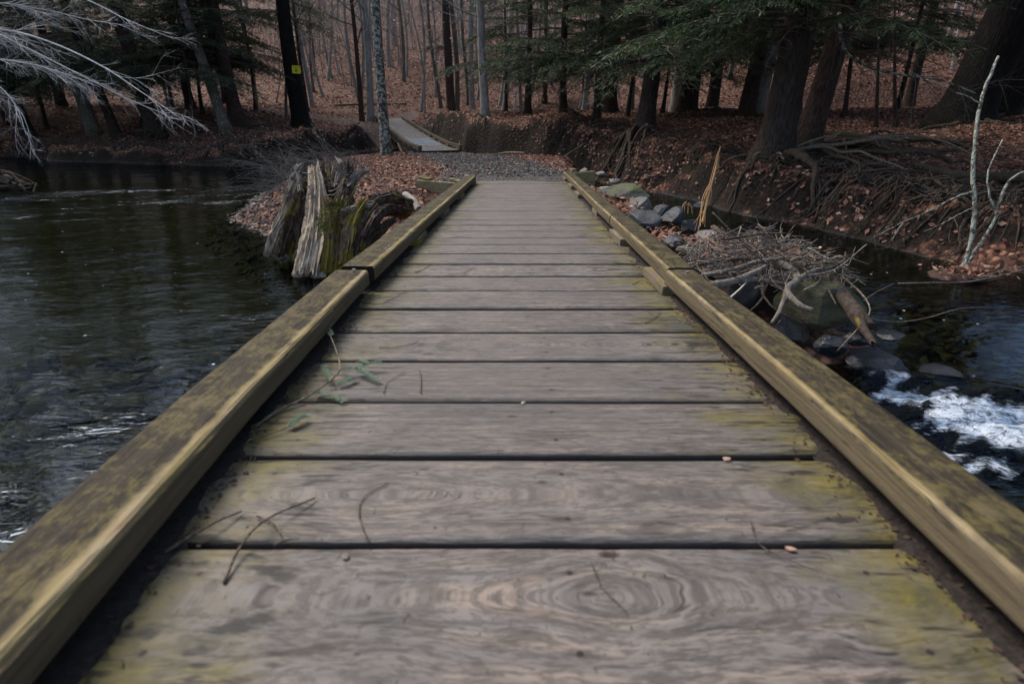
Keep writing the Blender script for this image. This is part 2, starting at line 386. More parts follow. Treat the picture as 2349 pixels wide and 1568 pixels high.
M['rk_blue'] = m_rock('blue_grey_stone', (.020, .024, .029), (.050, .056, .063), 0, .55)
M['rk_moss'] = m_rock('mossy_stone', (.05, .05, .045), (.12, .115, .09), .8)
M['rk_moss2'] = m_rock('thickly_mossed_stone', (.05, .045, .03), (.13, .12, .07), 1.5)
M['rk_tan'] = m_rock('tan_stone', (.22, .20, .16), (.36, .33, .27), .25)
M['rk_wet'] = m_rock('wet_dark_stone', (.008, .009, .011), (.030, .032, .038), 0, .18, 1)
M['rk_wetbrown'] = m_rock('wet_brown_stone', (.012, .010, .009), (.034, .029, .026), 0, .2, 1)
M['yellow'] = m_plain('yellow_sign_paint', (.80, .68, .01), .5)
M['black'] = m_plain('black_sign_print', (.02, .02, .02), .5)
M['white'] = m_plain('white_post_paint', (.80, .80, .82), .5)
M['metal'] = m_plain('screw_metal', (.22, .22, .22), .35)
M['cut'] = m_wood('fresh_cut_wood', (.34, .24, .13), (.50, .38, .22))
M['grass'] = m_plain('dry_green_grass', (.14, .13, .03))
M['fern'] = m_plain('fern_green', (.05, .10, .025))
M['mud'] = m_plain('leaf_crumb', (.05, .03, .022), .9)

# ------------------------------------------------------------------ terrain
def poly_sd(poly, x, y):
    poly = np.asarray(poly)[:, :2]; d = np.full(x.shape, 1e9); ins = np.zeros(x.shape, bool)
    n = len(poly)
    for i in range(n):
        a = poly[i]; b = poly[(i + 1) % n]; e = b - a
        t = np.clip(((x - a[0]) * e[0] + (y - a[1]) * e[1]) / (e @ e + 1e-12), 0, 1)
        d = np.minimum(d, np.hypot(x - a[0] - t * e[0], y - a[1] - t * e[1]))
        c = ((a[1] <= y) != (b[1] <= y)) & (x < (b[0] - a[0]) * (y - a[1]) / (b[1] - a[1] + 1e-12) + a[0]); ins ^= c
    return np.where(ins, d, -d)
def g2(px, py): return tuple(G(px, py)[:2])
BAR = [g2(*p) for p in ((745, 650), (640, 585), (560, 545), (505, 505), (560, 455), (650, 412), (760, 388), (880, 374), (1000, 368), (1110, 372), (1250, 388), (1340, 405))] + [(1.75, 12.2), (1.65, 10.0), (1.85, 8.3), (2.15, 7.0), (2.3, 5.8), (2.75, 5.1), (2.95, 4.2), (2.7, 3.55), (2.0, 3.4), (1.2, 3.9), (0, 4.3)]
MAIN = [(-160, 6.0), (-40, 6.5), (-17, 7.5), (-14.6, 10.0), (-13.6, 13.2), (-15.5, 14.8), (-19, 15.6)] + [g2(*p) for p in ((0, 358), (150, 370), (300, 374), (450, 378), (600, 381), (700, 372), (800, 353), (900, 340), (980, 343), (1060, 366), (1150, 374), (1260, 388), (1380, 418), (1480, 440), (1600, 462), (1720, 492), (1830, 516), (1960, 548), (2060, 575), (2180, 606), (2349, 640), (2600, 690))] + [(9.5, 3.0), (14, -1), (24, -8), (160, -12), (160, 170), (-160, 170)]
CL2 = np.array([P(1012, 347, 18.6), P(978, 334, 20.4), P(936, 306, 24.8), P(892, 273, 30.3)])
PATHC = np.array([G(1190, 412, .69), G(1150, 385, .66), G(1080, 362, .58), G(1012, 346, .45)])[:, :2]
def d_path(x, y):
    d = np.full(np.shape(x), 1e9)
    for a, b in zip(PATHC[:-1], PATHC[1:]):
        e = b - a; t = np.clip(((x - a[0]) * e[0] + (y - a[1]) * e[1]) / (e @ e), 0, 1); d = np.minimum(d, np.hypot(x - a[0] - t * e[0], y - a[1] - t * e[1]))
    return d
PATH2 = np.array([[-6.7, 28.3], [-8.2, 31.6], [-5.0, 34.0], [0.0, 34.5]])
def d_path2(x, y):
    d = np.full(np.shape(x), 1e9)
    for a, b in list(zip(PATH2[:-1], PATH2[1:])) + [(np.array([-8.2, 31.6]), np.array([-20, 33.0]))]:
        e = b - a; t = np.clip(((x - a[0]) * e[0] + (y - a[1]) * e[1]) / (e @ e), 0, 1); d = np.minimum(d, np.hypot(x - a[0] - t * e[0], y - a[1] - t * e[1]))
    return d
def H(x, y, small=True):
    x = np.atleast_1d(np.asarray(x, float)); y = np.atleast_1d(np.asarray(y, float))
    wx = x + .22 * fbm(x * .9, y * .9, None, 3, 3); wy = y + .22 * fbm(x * .9 + 40, y * .9, None, 5, 3)
    sb = poly_sd(BAR, wx, wy); sm = poly_sd(MAIN, wx + .30 * fbm(x * .45, y * .45, None, 14, 2), wy + .38 * fbm(x * .5 + 9, y * .5, None, 15, 3))
    bed = -.30 + .07 * fbm(x * .6, y * .6, None, 21, 3)
    # gravel bar
    top = .60 + .10 * sstep(13, 9.5, y) * sstep(7.5, 9.5, y) - .14 * sstep(13, 19, y) - .18 * sstep(8, 5.5, y) + .04 * fbm(x * .8, y * .8, None, 31, 3)
    top = top - .22 * sstep(.9, 1.5, x) * sstep(7.6, 4.6, y) - .46 * np.exp(-((x + 1.10) / .60) ** 2 - ((y - 7.75) / .62) ** 2)
    w = 1.9 - 1.2 * sstep(-1.2, 1.2, x)
    bar = -.06 + (top + .06) * sstep(-.1, 1, sb / w) ** 1.0
    zb = np.where(sb > -.25, np.maximum(bar, bed), bed)
    zb = np.where(sb > -.25, -.3 + (bar + .3) * sstep(-.25, .05, sb), zb)
    # mainland
    lipR = np.clip(.50 + (y - 6) * .068, .42, 1.45); lipL = .42 + .012 * (y - 15)
    k = sstep(-10.5, -4.5, x); lip = lipL + (lipR - lipL) * k
    lip = lip * (1 + .22 * fbm(x * .7, y * .7, None, 41, 3))
    inner = 1.62 + .02 * np.clip(np.abs(x) - 10, 0, 30)
    inner = inner - .45 * sstep(7, 3, np.abs(x) * 0 + (26 - y) / 3) * 0
    face = (.30 + .42 * sstep(.3, 1.0, lip)) * (1 + .8 * fbm(x * .7, y * .7, None, 16, 3))
    zm = lip * sstep(-.02, 1, sm / face) ** .8 + (inner - lip) * sstep(0, 1, (sm - .4) / (9.0 + 3 * k))
    foot = 33.5 - 8.0 * sstep(6, 20, x) + 2.0 * fbm(x * .06, y * 0 + .3, None, 77, 2)
    slope = .245 + .10 * sstep(4, 22, x) + .03 * sstep(-8, -25, x)
    up = np.clip(y - foot, 0, None); hill = slope * (np.sqrt(up * up + 9) - 3) * 1.0
    hill = hill * (1 + .10 * fbm(x * .07, y * .07, None, 55, 3))
    zm = zm + hill + .6 * fbm(x * .11, y * .11, None, 60, 3) * sstep(0, 14, up)
    zm = zm + .06 * fbm(x * .7, y * .7, None, 61, 3) * sstep(.2, 1.5, sm)
    z = np.where(sm > -.2, -.3 + (np.maximum(zm, 0) + .3) * sstep(-.2, .02, sm), zb)
    z = np.where((sm > -.2) & (sb > -.25), np.maximum(z, zb), z)
    z = np.where(sm > 0, np.maximum(zm, zb), z)
    # undercut roughness of the bank faces
    fm = sstep(0, .15, sm) * sstep(face + .35, face * .5, sm)
    z = z + fm * (.22 * fbm(x * 2.2, y * 2.2, None, 71, 4) + .12 * vn(x * 6, y * 6, None, 75))
    if small: z = z + .012 * fbm(x * 5, y * 5, None, 81, 3)
    # gully under the far footbridge
    db = np.full(x.shape, 9.0); zb2 = np.zeros(x.shape)
    for a_, b_ in zip(CL2[:-1], CL2[1:]):
        e = b_ - a_; q = np.clip(((x - a_[0]) * e[0] + (y - a_[1]) * e[1]) / (e[0] ** 2 + e[1] ** 2), 0, 1); dd = np.hypot(x - a_[0] - q * e[0], y - a_[1] - q * e[1]); zb2 = np.where(dd < db, a_[2] + q * e[2], zb2); db = np.minimum(db, dd)
    low = zb2 - .06 - .75 * sstep(18.9, 20.5, y) * sstep(30.2, 28.0, y)
    kk = sstep(2.2, 1.0, db + .5 * (x > -5)) 
    z = np.where(z > low, z + (low - z) * kk, z)
    return z
def Hs(x, y): return float(H(x, y)[0])
def grid_axis(segs):
    a = [segs[0][0]]
    for s, e, st in segs:
        n = max(1, int(round((e - s) / st))); a += list(np.linspace(s, e, n + 1)[1:])
    return np.array(a)
xs = grid_axis([(-150, -60, 6), (-60, -20, .8), (-20, -9, .25), (-9, 13, .085), (13, 24, .3), (24, 60, .8), (60, 150, 6)])
ys = grid_axis([(-10, 2, .5), (2, 18, .085), (18, 32, .16), (32, 60, .5), (60, 100, 1.2), (100, 160, 5)])
XX, YY = np.meshgrid(xs, ys); ZZ = H(XX.ravel(), YY.ravel()).reshape(XX.shape)
nx, ny = len(xs), len(ys)
idx = np.arange(nx * ny).reshape(ny, nx)
Fg = np.stack([idx[:-1, :-1], idx[:-1, 1:], idx[1:, 1:], idx[1:, :-1]], -1).reshape(-1, 4)
pm = sstep(1.55, .75, d_path(XX.ravel(), YY.ravel()) + .35 * fbm(XX.ravel() * 1.5, YY.ravel() * 1.5, None, 91, 3))
pm = np.maximum(pm, .65 * sstep(1.3, .5, d_path2(XX.ravel(), YY.ravel()) + .4 * fbm(XX.ravel() * 1.2, YY.ravel() * 1.2, None, 92, 3)))
t = NT('forest_floor'); v = t.co('Object'); Z = t.sep(v)[2]
cell = t.vor(v, 13, 'F1', 1); n1 = t.noise(v, 1.1, 4, .6); n2 = t.noise(v, 30, 4, .7); cd = t.vor(v, 13, 'F1', 0)
cs = t.sep(cell)
leafc = t.ramp(cs[0], [(0, (.036, .017, .012)), (.35, (.11, .048, .031)), (.65, (.20, .090, .056)), (.9, (.30, .15, .098)), (1, (.42, .26, .17))])
leafc = t.mix(t.mr(cd, .3, .62, 0, .75), leafc, (.018, .011, .008))
soil = t.mix(t.mr(n2, .35, .7), (.007, .005, .004), (.026, .017, .012))
nzz = t.nrm()
steep = t.math('ADD', t.mr(nzz, .62, .86, 1, 0), t.math('MULTIPLY_ADD', t.noise(v, 2.3, 4, .6), .9, -.5))
c = t.mix(t.mr(steep, .48, .9), leafc, soil)
c = t.mix(t.mr(t.math('MULTIPLY', t.mr(Z, .05, 1.1, 1, 0), t.mr(n1, .55, .66)), 0, 1, 0, .5), c, (.030, .034, .012))
gs = t.sep(t.vor(v, 30, 'F1', 1)); gd = t.vor(v, 30, 'F1', 0)
grav = t.mix(gs[1], (.045, .040, .037), (.165, .15, .14)); grav = t.mix(t.mr(gd, .3, .55, 0, .8), grav, (.025, .02, .018))
c = t.mix(t.attr('path'), c, grav)
b1 = t.sep(t.vor(t.co('Object', (1, 1.5, 1)), 6, 'F1', 1)); bd = t.vor(t.co('Object', (1, 1.5, 1)), 6, 'F1', 0)
bedc = t.mix(b1[0], (.035, .027, .014), (.10, .078, .042)); bedc = t.mix(t.mr(bd, .35, .6, 0, .9), bedc, (.018, .014, .009))
bedc = t.mix(t.mr(n1, .4, .65, 0, .6), bedc, (.05, .045, .022))
c = t.mix(t.mr(Z, -.06, .03, 1, 0), c, bedc)
bmp = t.bump(t.math('ADD', t.math('MULTIPLY', cd, -.8), t.math('MULTIPLY', n2, .5)), .8, .04)
ground = mk('ground', np.stack([XX.ravel(), YY.ravel(), ZZ.ravel()], 1), Fg, t.fin(c, t.mr(Z, -.02, .10, .6, .92), bmp, .2), None, True, {'path': pm})
tag(ground, kind='structure')

# ------------------------------------------------------------------ water
wx = grid_axis([(-150, -30, 10), (-30, -14, .6), (-14, -9, .12), (-9, 9, .042), (9, 16, .12), (16, 150, 12)])
wy = grid_axis([(-10, -1, .6), (-1, 1, .1), (1, 12, .042), (12, 24, .09), (24, 34, .5)])
WX, WY = np.meshgrid(wx, wy); X_, Y_ = WX.ravel(), WY.ravel()
def gauss(px, py, sx, sy, ang=0):
    c = G(px, py); a, b = X_ - c[0], Y_ - c[1]; u = a * math.cos(ang) + b * math.sin(ang); w = -a * math.sin(ang) + b * math.cos(ang)
    return np.exp(-(u / sx) ** 2 - (w / sy) ** 2)
u_ = X_ * .9 + Y_ * .35; w_ = -X_ * .35 + Y_ * .9
rap = np.clip(gauss(2255, 955, .42, .16, -.55) * 1.35 + gauss(2340, 1020, .35, .16, -.5) * 1.0 + .75 * gauss(2100, 930, .55, .20, -.45) + .8 * gauss(2030, 880, .22, .07, -.45) + .95 * gauss(2280, 1075, .55, .16, -.5), 0, 1.4)
rif = np.clip((.35 + 1.3 * fbm(u_ * .9, w_ * 3.2, None, 240, 4)), 0, 1.2) * np.clip(gauss(230, 455, 3.2, 1.3) + gauss(420, 435, 2.2, .8) + gauss(560, 470, 1.2, .5) + gauss(180, 500, 1.5, .45) + .7 * gauss(500, 740, .5, .6, .5) + .45 * gauss(380, 700, .9, .35, .2) + .6 * gauss(240, 990, .3, .25) + .5 * gauss(30, 1180, .3, .15) + gauss(2130, 870, .9, .25, -.3) + .6 * gauss(2000, 690, .9, .3, -.2) + .5 * gauss(1800, 540, 1.2, .4, -.3), 0, 1.2)
# water slides right to left: ripples are drawn out across the flow
u = X_ * .9 + Y_ * .35; w = -X_ * .35 + Y_ * .9
zw = .009 * fbm(u * .9, w * 2.2, None, 201, 3) + .0045 * np.clip(fbm(u * .5, w * .8, None, 202, 2) + .4, 0, 1) * fbm(u * 2, w * 5.5, None, 203, 2) + .0030 * fbm(u * 3.5, w * 9, None, 205, 3) 
zw = zw + rif * (.030 * fbm(u * 3, w * 7, None, 210, 3) + .008 * fbm(u * 9, w * 20, None, 214, 2))
zw = zw + .10 * np.clip(gauss(2230, 905, .9, .16, -.45), 0, 1) - .05 * gauss(2140, 1010, .8, .22, -.45)
zw = zw + rap * (.085 * fbm((X_ * .9 - Y_ * .43) * 3, (X_ * .43 + Y_ * .9) * 7, None, 220, 4) + .02 * fbm(X_ * 14, Y_ * 14, None, 224, 2) + .02)
nf = fbm(u * 5, w * 11, None, 230, 4); nf2 = fbm(X_ * 14, Y_ * 14, None, 233, 3)
nf3 = fbm(u * 9, w * 30, None, 236, 3)
nf4 = fbm(u * 2.2, w * 6, None, 239, 3)
foam = np.clip(rap * .9 + .9 * nf4 * rap ** .5 + .6 * nf * rap ** .3 + .5 * nf3 + .2 * nf2 - .50, 0, 1) * 1.5
foam = np.maximum(foam, np.clip(rif * .55 + nf * .9 + nf2 * .5 - .82, 0, 1) * 1.3)
foam = np.clip(foam, 0, 1)
wn_, wm_ = len(wx), len(wy); idx = np.arange(wn_ * wm_).reshape(wm_, wn_)
Fw = np.stack([idx[:-1, :-1], idx[:-1, 1:], idx[1:, 1:], idx[1:, :-1]], -1).reshape(-1, 4)
t = NT('stream_water'); t.t.nodes.remove(t.b)
vs = t.co('Object', (1, 2.6, 1), (0, 0, .37)); vb = t.co('Object')
h = t.math('ADD', t.noise(vs, 5, 2, .5, .8), t.math('MULTIPLY', t.noise(vs, 16, 2, .5, .5), t.mr(t.attr('rif'), 0, 1, .12, .5)))
rr = t.attr('rif'); 
bn = t.n('ShaderNodeBump'); bn.inputs['Distance'].default_value = .03; t.l(h, bn.inputs['Height']); t.l(t.mr(rr, 0, 1, .17, 1.0), bn.inputs['Strength'])
fr = t.n('ShaderNodeFresnel'); fr.inputs[0].default_value = 1.33; t.l(bn.outputs[0], fr.inputs[1])
gl = t.n('ShaderNodeBsdfGlossy'); gl.inputs['Roughness'].default_value = .03; gl.inputs['Color'].default_value = (.50, .60, .72, 1); t.l(bn.outputs[0], gl.inputs['Normal'])  # dim bluish reflection tint stands for unseen dark trees along the banks
tr = t.n('ShaderNodeBsdfTransparent'); tr.inputs[0].default_value = (.33, .36, .25, 1)
m1 = t.n('ShaderNodeMixShader'); t.l(fr.outputs[0], m1.inputs[0]); t.l(tr.outputs[0], m1.inputs[1]); t.l(gl.outputs[0], m1.inputs[2])
fo = t.n('ShaderNodeBsdfPrincipled'); fo.inputs['Base Color'].default_value = (.58, .70, .86, 1); fo.inputs['Roughness'].default_value = .4
t.l(t.bump(t.noise(vb, 60, 4, .7), 1, .03), fo.inputs['Normal'])
fa = t.attr('foam'); fx, fy, fz_ = t.sep(vb)
fu = t.math('ADD', t.math('MULTIPLY', fx, .9), t.math('MULTIPLY', fy, -.43)); fv = t.math('ADD', t.math('MULTIPLY', fx, .43), t.math('MULTIPLY', fy, .9))
fbn = t.noise(t.comb(t.math('MULTIPLY', fu, .7), t.math('MULTIPLY', fv, 2.0), 0), 26, 5, .75, .8); fbl = t.noise(t.comb(t.math('MULTIPLY', fu, .6), t.math('MULTIPLY', fv, 1.6), 3.1), 6, 3, .6, .6)
fmask = t.mr(t.math('MULTIPLY', t.math('ADD', fa, t.math('MULTIPLY_ADD', fbl, 1.2, -.60)), t.mr(fbn, .34, .60, .1, 1)), .16, .75)
fmask = t.math('MULTIPLY', fmask, t.mr(fa, .02, .2))
t.l(t.mix(t.mr(fbl, .38, .62), (.22, .34, .52), (.72, .80, .90)), fo.inputs['Base Color'])
dots = t.vor(vb, 5.2, 'F1', 0); dsz = t.sep(t.vor(vb, 5.2, 'F1', 1))
dots = t.math('MULTIPLY', t.mr(t.math('ADD', dots, t.math('MULTIPLY', dsz[0], -.05)), .035, .012, 0, 1), t.mr(t.noise(vb, .9, 3, .6), .47, .56))
fmask = t.math('MAXIMUM', fmask, t.math('MULTIPLY', dots, .9))
m2 = t.n('ShaderNodeMixShader'); t.l(fmask, m2.inputs[0]); t.l(m1.outputs[0], m2.inputs[1]); t.l(fo.outputs[0], m2.inputs[2]); t.l(m2.outputs[0], t.out.inputs[0])
water = mk('water', np.stack([X_, Y_, zw], 1), Fw, t.m, None, True, {'rif': np.clip(rif + rap, 0, 1), 'foam': foam}); tag(water, kind='structure')

# ------------------------------------------------------------------ near footbridge
DH, DS = .68, math.radians(2.22)          # deck distance below the eye, fall of the deck
def deckz(s, up=0.0): return CAMH - DH / math.cos(DS) - s * math.tan(DS) + up
LX = np.array([[-.3, -.565], [.45, -.585], [.81, -.602], [1.23, -.622], [2.5, -.640], [5, -.60], [8.6, -.535]])
RX = np.array([[-.3, .700], [.58, .705], [1.2, .708], [2.55, .698], [5, .735], [9.35, .825]])
bridge = empty('footbridge', (0, 4.5, 0)); BL = np.array([0, 4.5, 0])
tag(bridge, 'near wooden footbridge of wide weathered boards with low mossy side rails', 'footbridge')
def child(o, root): o.parent = root; return o
seams = [-.65 + .288 * k for k in range(-1, 5)]; 
sy = .791 - .288 * 5; edges = [sy + .288 * k for k in range(0, 36)]
rg = np.random.default_rng(3)
edges = [e + rg.uniform(-.008, .008) for e in edges]
knot_plank = 4
for k in range(len(edges) - 1):
    y0, y1 = edges[k] + .0055 + .003 * (k > 9), edges[k + 1] - .0055
    if k in (6, 9, 11, 15): y0 += .004
    if y0 > 9.4: break
    cxk = float(np.interp((y0 + y1) / 2, [0, 9], [.055, .145])); hw = .805 + rg.uniform(-.012, .008)
    nxp, nyp = (260, 60) if k == knot_plank else (150, 14)
    gx = np.linspace(cxk - hw, cxk + hw, nxp); gy = np.linspace(0, 1, nyp)
    GX, GY = np.meshgrid(gx, gy); yy = y0 + GY * (y1 - y0)
    wob = .0035 * fbm(gx * 1.5 + k * 7, gx * 0 + k, None, 5, 3); wob2 = .0035 * fbm(gx * 1.5 + k * 5 + 50, gx * 0 + k, None, 6, 3)
    yy = yy + (1 - GY) * wob[None] + GY * wob2[None]
    lift = rg.uniform(-.002, .003)
    zt = deckz(yy) + lift + .0025 * np.cos((GY - .5) * PI * rg.choice([-1, 1])) + .0012 * fbm(GX * 3, yy * 20 + k * 9, None, 8, 3)
    edge = np.minimum(GY, 1 - GY) * (y1 - y0); zt = zt - np.where(edge < .004, .004, 0) - .0015 * np.exp(-(edge / .008) ** 2)
    g = (yy - y0) + k * 3.1 + .02 * fbm(GX * 1.2 + k * 3, yy * 2, None, 9, 3)
    kk = np.zeros_like(GX)
    if k in (knot_plank, 5, 8, 12, 17, 21):
        kx = {knot_plank: .150, 5: -.25, 8: .38, 12: -.15, 17: .3, 21: -.1}[k]; ky = .668 if k == knot_plank else (y0 + y1) / 2
        dx = .052 * np.tanh((GX - kx) / .10) + .018 * np.tanh((GX - kx) / .5) if k == knot_plank else .05 * np.tanh((GX - kx) / .2)
        g = np.sqrt(dx ** 2 + (yy - ky) ** 2) * (.75 if k == knot_plank else .8) + k * 3.1 + (.020 if k == knot_plank else .008) * fbm(GX * 4, yy * 9, None, 9, 3)
        if k == knot_plank: kk = 1.3 * np.exp(-(((GX - .170) / .020) ** 2 + ((yy - (y1 - .016)) / .009) ** 2)); zt = zt - .006 * np.clip(kk, 0, 1)
    mid = (np.interp(yy, LX[:, 0], LX[:, 1]) + np.interp(yy, RX[:, 0], RX[:, 1])) / 2; hwid = (np.interp(yy, RX[:, 0], RX[:, 1]) - np.interp(yy, LX[:, 0], LX[:, 1])) / 2
    e = np.clip((np.abs(GX - mid) / hwid - .30) / .62, 0, 1.1) * np.where(GX > mid, 1.0, 1.0)
    top = np.stack([GX.ravel(), yy.ravel(), zt.ravel()], 1)
    bot = top.copy(); bot[:, 2] -= .045
    n0 = nxp * nyp; I = np.arange(n0).reshape(nyp, nxp)
    Ft = np.stack([I[:-1, :-1], I[:-1, 1:], I[1:, 1:], I[1:, :-1]], -1).reshape(-1, 4)
    rim = list(I[0, :]) + list(I[1:, -1]) + list(I[-1, -2::-1]) + list(I[-2:0, 0]); rim = np.array(rim); rn = np.roll(rim, -1)
    Fs = np.stack([rim, rim + n0, rn + n0, rn], -1)
    Fb = Ft[:, ::-1] + n0
    gg = np.concatenate([g.ravel()] * 2); ee = np.concatenate([e.ravel()] * 2); k2 = np.concatenate([kk.ravel()] * 2)
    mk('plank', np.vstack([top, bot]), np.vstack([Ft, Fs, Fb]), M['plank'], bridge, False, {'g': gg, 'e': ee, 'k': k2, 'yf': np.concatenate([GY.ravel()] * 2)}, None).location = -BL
RW = {-1: .150, 1: .132}; RH, BH = .066, .046
def rail_obj(side, s0, s1, dz=0, seed=0, dx=0):
    tab = LX if side < 0 else RX; n = max(8, int((s1 - s0) / .04)); S = np.linspace(s0, s1, n)
    xi = np.interp(S, tab[:, 0], tab[:, 1]) + dx + .003 * fbm(S * 1.3, S * 0 + seed, None, 3, 2); w = RW[side]; b = .010
    # profile from the inner bottom round to the outer bottom: (across, up, edge mark)
    pr = [(.002, 0, 0), (0, .006, .0)] + [(0, q * RH, ed) for q, ed in ((.3, .0), (.6, .05), (.78, .30))] + [(.001, RH - b, .85), (b * .35, RH - b * .35, 1.0), (b, RH, 1.0)] + \
         [(w * q, RH + .0, ed) for q, ed in ((.14, .82), (.22, .55), (.34, .28), (.5, .1), (.7, 0), (.85, 0))] + [(w - b, RH, .1), (w - b * .3, RH - b * .3, .2), (w, RH - b, 0), (w, .006, 0), (w - .006, 0, 0)]
    V = []; g = []; ed = []
    for i, s in enumerate(S):
        for (a, u_, q) in pr:
            ch = .007 * fbm(np.array([s * 6.0]), np.array([a * 30 + seed]), None, 17, 3)[0] * (1 if q > .5 else .25)
            V.append((xi[i] + side * (a + abs(ch) * (q > .8)), s, deckz(s, BH + u_ + dz - abs(ch) * .8))); g.append(a + u_ * 1.0 + seed * 2.3); ed.append(q if side < 0 else q * (.62 if q < .9 else .9))
    m = len(pr); Fc = []
    for i in range(n - 1):
        for j in range(m):
            k = (j + 1) % m; f = (i * m + j, i * m + k, (i + 1) * m + k, (i + 1) * m + j); Fc.append(f if side > 0 else f[::-1])
    em_ = [0.0] * len(V)
    cen = {0: np.mean(V[:m], axis=0), 1: np.mean(V[-m:], axis=0)}
    for q_, rows in ((0, list(range(m))), (1, list(range((n - 1) * m, n * m)))):
        base = len(V)
        for i_ in rows: V.append(tuple(cen[q_] + (np.array(V[i_]) - cen[q_]) * .985 + np.array([0, (.0015 if q_ else -.0015), 0]))); g.append(g[i_]); ed.append(0.0); em_.append(1.0)
        for j in range(m):
            k = (j + 1) % m; f = (rows[j], rows[k], base + k, base + j); Fc.append(f if (side > 0) == bool(q_) else f[::-1])
    a0 = tuple(range(n * m, n * m + m)); a1 = tuple(range(n * m + m, n * m + 2 * m))
    Fc += [a0[::-1] if side > 0 else a0, a1 if side > 0 else a1[::-1]]
    o = mk('rail', V, Fc, M['rail'], bridge, False, {'g': g, 'edge': ed, 'endm': em_}); o.location = -BL; return o
rail_obj(-1, -.3, 2.47, -.002, 1, -.004); rail_obj(-1, 2.53, 8.55, .003, 2, .008)
rail_obj(1, -.3, 2.47, .000, 3, -.010); rail_obj(1, 2.51, 4.25, 0, 4, .006); rail_obj(1, 4.256, 6.9, .001, 5, .002); rail_obj(1, 6.906, 9.5, .002, 6, .005)
def rblock(side, s0, s1, pro=.022):
    s = (s0 + s1) / 2; tab = LX if side < 0 else RX; xi = float(np.interp(s, tab[:, 0], tab[:, 1]))
    w = RW[side] * .92; V, Fc = box((xi + side * (w / 2 - pro), s, deckz(s, BH / 2 + .001)), (w, s1 - s0, BH - .002), 0, .003)
    V[:, 2] += -(V[:, 1] - s) * math.tan(DS)
    mk('rail_block', V, Fc, M['block'], bridge, False, None).location = -BL
for a in ((-1, 3.62, 3.98, .02), (-1, 4.95, 5.35, .02), (-1, 6.35, 6.75, .02), (-1, 8.2, 8.5, .02), (-1, 1.2, 1.5, -.05), (1, 2.42, 2.82, .03), (1, 3.62, 4.05, .022), (1, 5.0, 5.3, .0), (1, 6.5, 6.95, .03), (1, 7.6, 8.1, .025), (1, 8.9, 9.4, .02), (1, .6, .9, -.05)): rblock(*a)
for xj in (-.62, .1, .80):
    V, Fc = box((xj, 4.4, 0), (.09, 10.3, .22), 0, .004); V[:, 2] += deckz(V[:, 1], -.160)
    mk('stringer', V, Fc, M['beamdark'], bridge).location = -BL
# screws and bolt on the rail ends
for sx, s, up in ((-.70, 2.44, .0735), (-.66, 3.0, .0665), (.765, 2.40, .0735)):
    V, Fc = tube([(sx, s, deckz(s, BH + RH + .003)), (sx, s, deckz(s, BH + RH + .009))], .008, 10); mk('screw', V, Fc, M['metal'], bridge).location = -BL
# retaining wing walls at the far end
def wall(x0, y0, x1, y1, ztop, boards, label, caps=True, posts=2):
    L = math.hypot(x1 - x0, y1 - y0); a = math.atan2(y1 - y0, x1 - x0); c_, s_ = math.cos(a), math.sin(a)
    r = empty('retaining_wall', (x0, y0, 0)); tag(r, label, 'retaining wall')
    z = ztop
    for k in range(boards):
        h = .16; V, Fc = box((c_ * L / 2, s_ * L / 2, z - h / 2 - k * .004), (L, .05, h), a, .006); mk('board', V, Fc, M['wall'], r); z -= h
    for k in range(posts):
        t_ = .04 + (L - .3) * k / max(1, posts - 1); off = -.072
        V, Fc = box((c_ * t_ - s_ * -off, s_ * t_ + c_ * -off, ztop - .28), (.09, .085, .66), a, .008); mk('post', V, Fc, M['wall'], r)
        if caps:
            V, Fc = box((c_ * (t_ + .13) - s_ * .05, s_ * (t_ + .13) + c_ * .05, ztop + .022), (.15, .10, .04), a, .012); mk('cap_block', V, Fc, M['wall'], r)
    return r
e1 = G(962, 408, .72); 
wall(-1.42, 8.75, -.66, 8.30, .72, 4, 'pale timber retaining wall left of the near footbridge end, with two small cap blocks')
wall(.95, 9.0, 1.30, 9.25, .80, 3, 'short timber retaining wall behind the right rail end of the near footbridge', False, 1)

# ------------------------------------------------------------------ far footbridge
fb = empty('footbridge', (0, 24, 0)); FL = np.array([0, 24, 0]); tag(fb, 'far curved wooden footbridge climbing to the opposite bank beyond the gravel path', 'footbridge')
cl = resample(np.array([P(1012, 347, 18.6), P(978, 334, 20.4), P(936, 306, 24.8), P(892, 273, 30.3)]), 60)
Ld = np.r_[0, np.cumsum(np.linalg.norm(np.diff(cl, axis=0), axis=1))]
def cpt(s):
    p = np.array([np.interp(s, Ld, cl[:, k]) for k in range(3)]); q = np.array([np.interp(s + .05, Ld, cl[:, k]) for k in range(3)]); q0 = np.array([np.interp(s - .05, Ld, cl[:, k]) for k in range(3)])
    d = q - q0; d /= np.linalg.norm(d); n = np.array([d[1], -d[0], 0]); n /= np.linalg.norm(n); return p, d, n
LT = Ld[-1]; npk = int(LT / .19)
for k in range(npk):
    s = (k + .5) * LT / npk; p, d, n = cpt(s); w = LT / npk - .030; up = np.cross(n, d)
    pan = (4 <= k <= 13) and k % 2 == 0
    V, Fc = box(p, (1.46, w, .045), 0, .005, axes=[n, d, up])
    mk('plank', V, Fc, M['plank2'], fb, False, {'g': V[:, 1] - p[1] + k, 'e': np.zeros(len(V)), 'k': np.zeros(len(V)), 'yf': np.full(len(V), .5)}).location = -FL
for j in range(6):  # added strips; their pale blue stands for sky reflected in wet boards
    for sd in (-.27, .26):
        s = 2.1 + j * .48; p, d, n = cpt(s); up = np.cross(n, d); V, Fc = box(p + n * sd + up * .032, (.50, .13, .012), 0, .004, axes=[n, d, up]); o = mk('sky_sheen_strip', V, Fc, M['panel'], fb); o.location = -FL; o['label'] = 'pale blue-grey strip painted as sky sheen on wet boards'
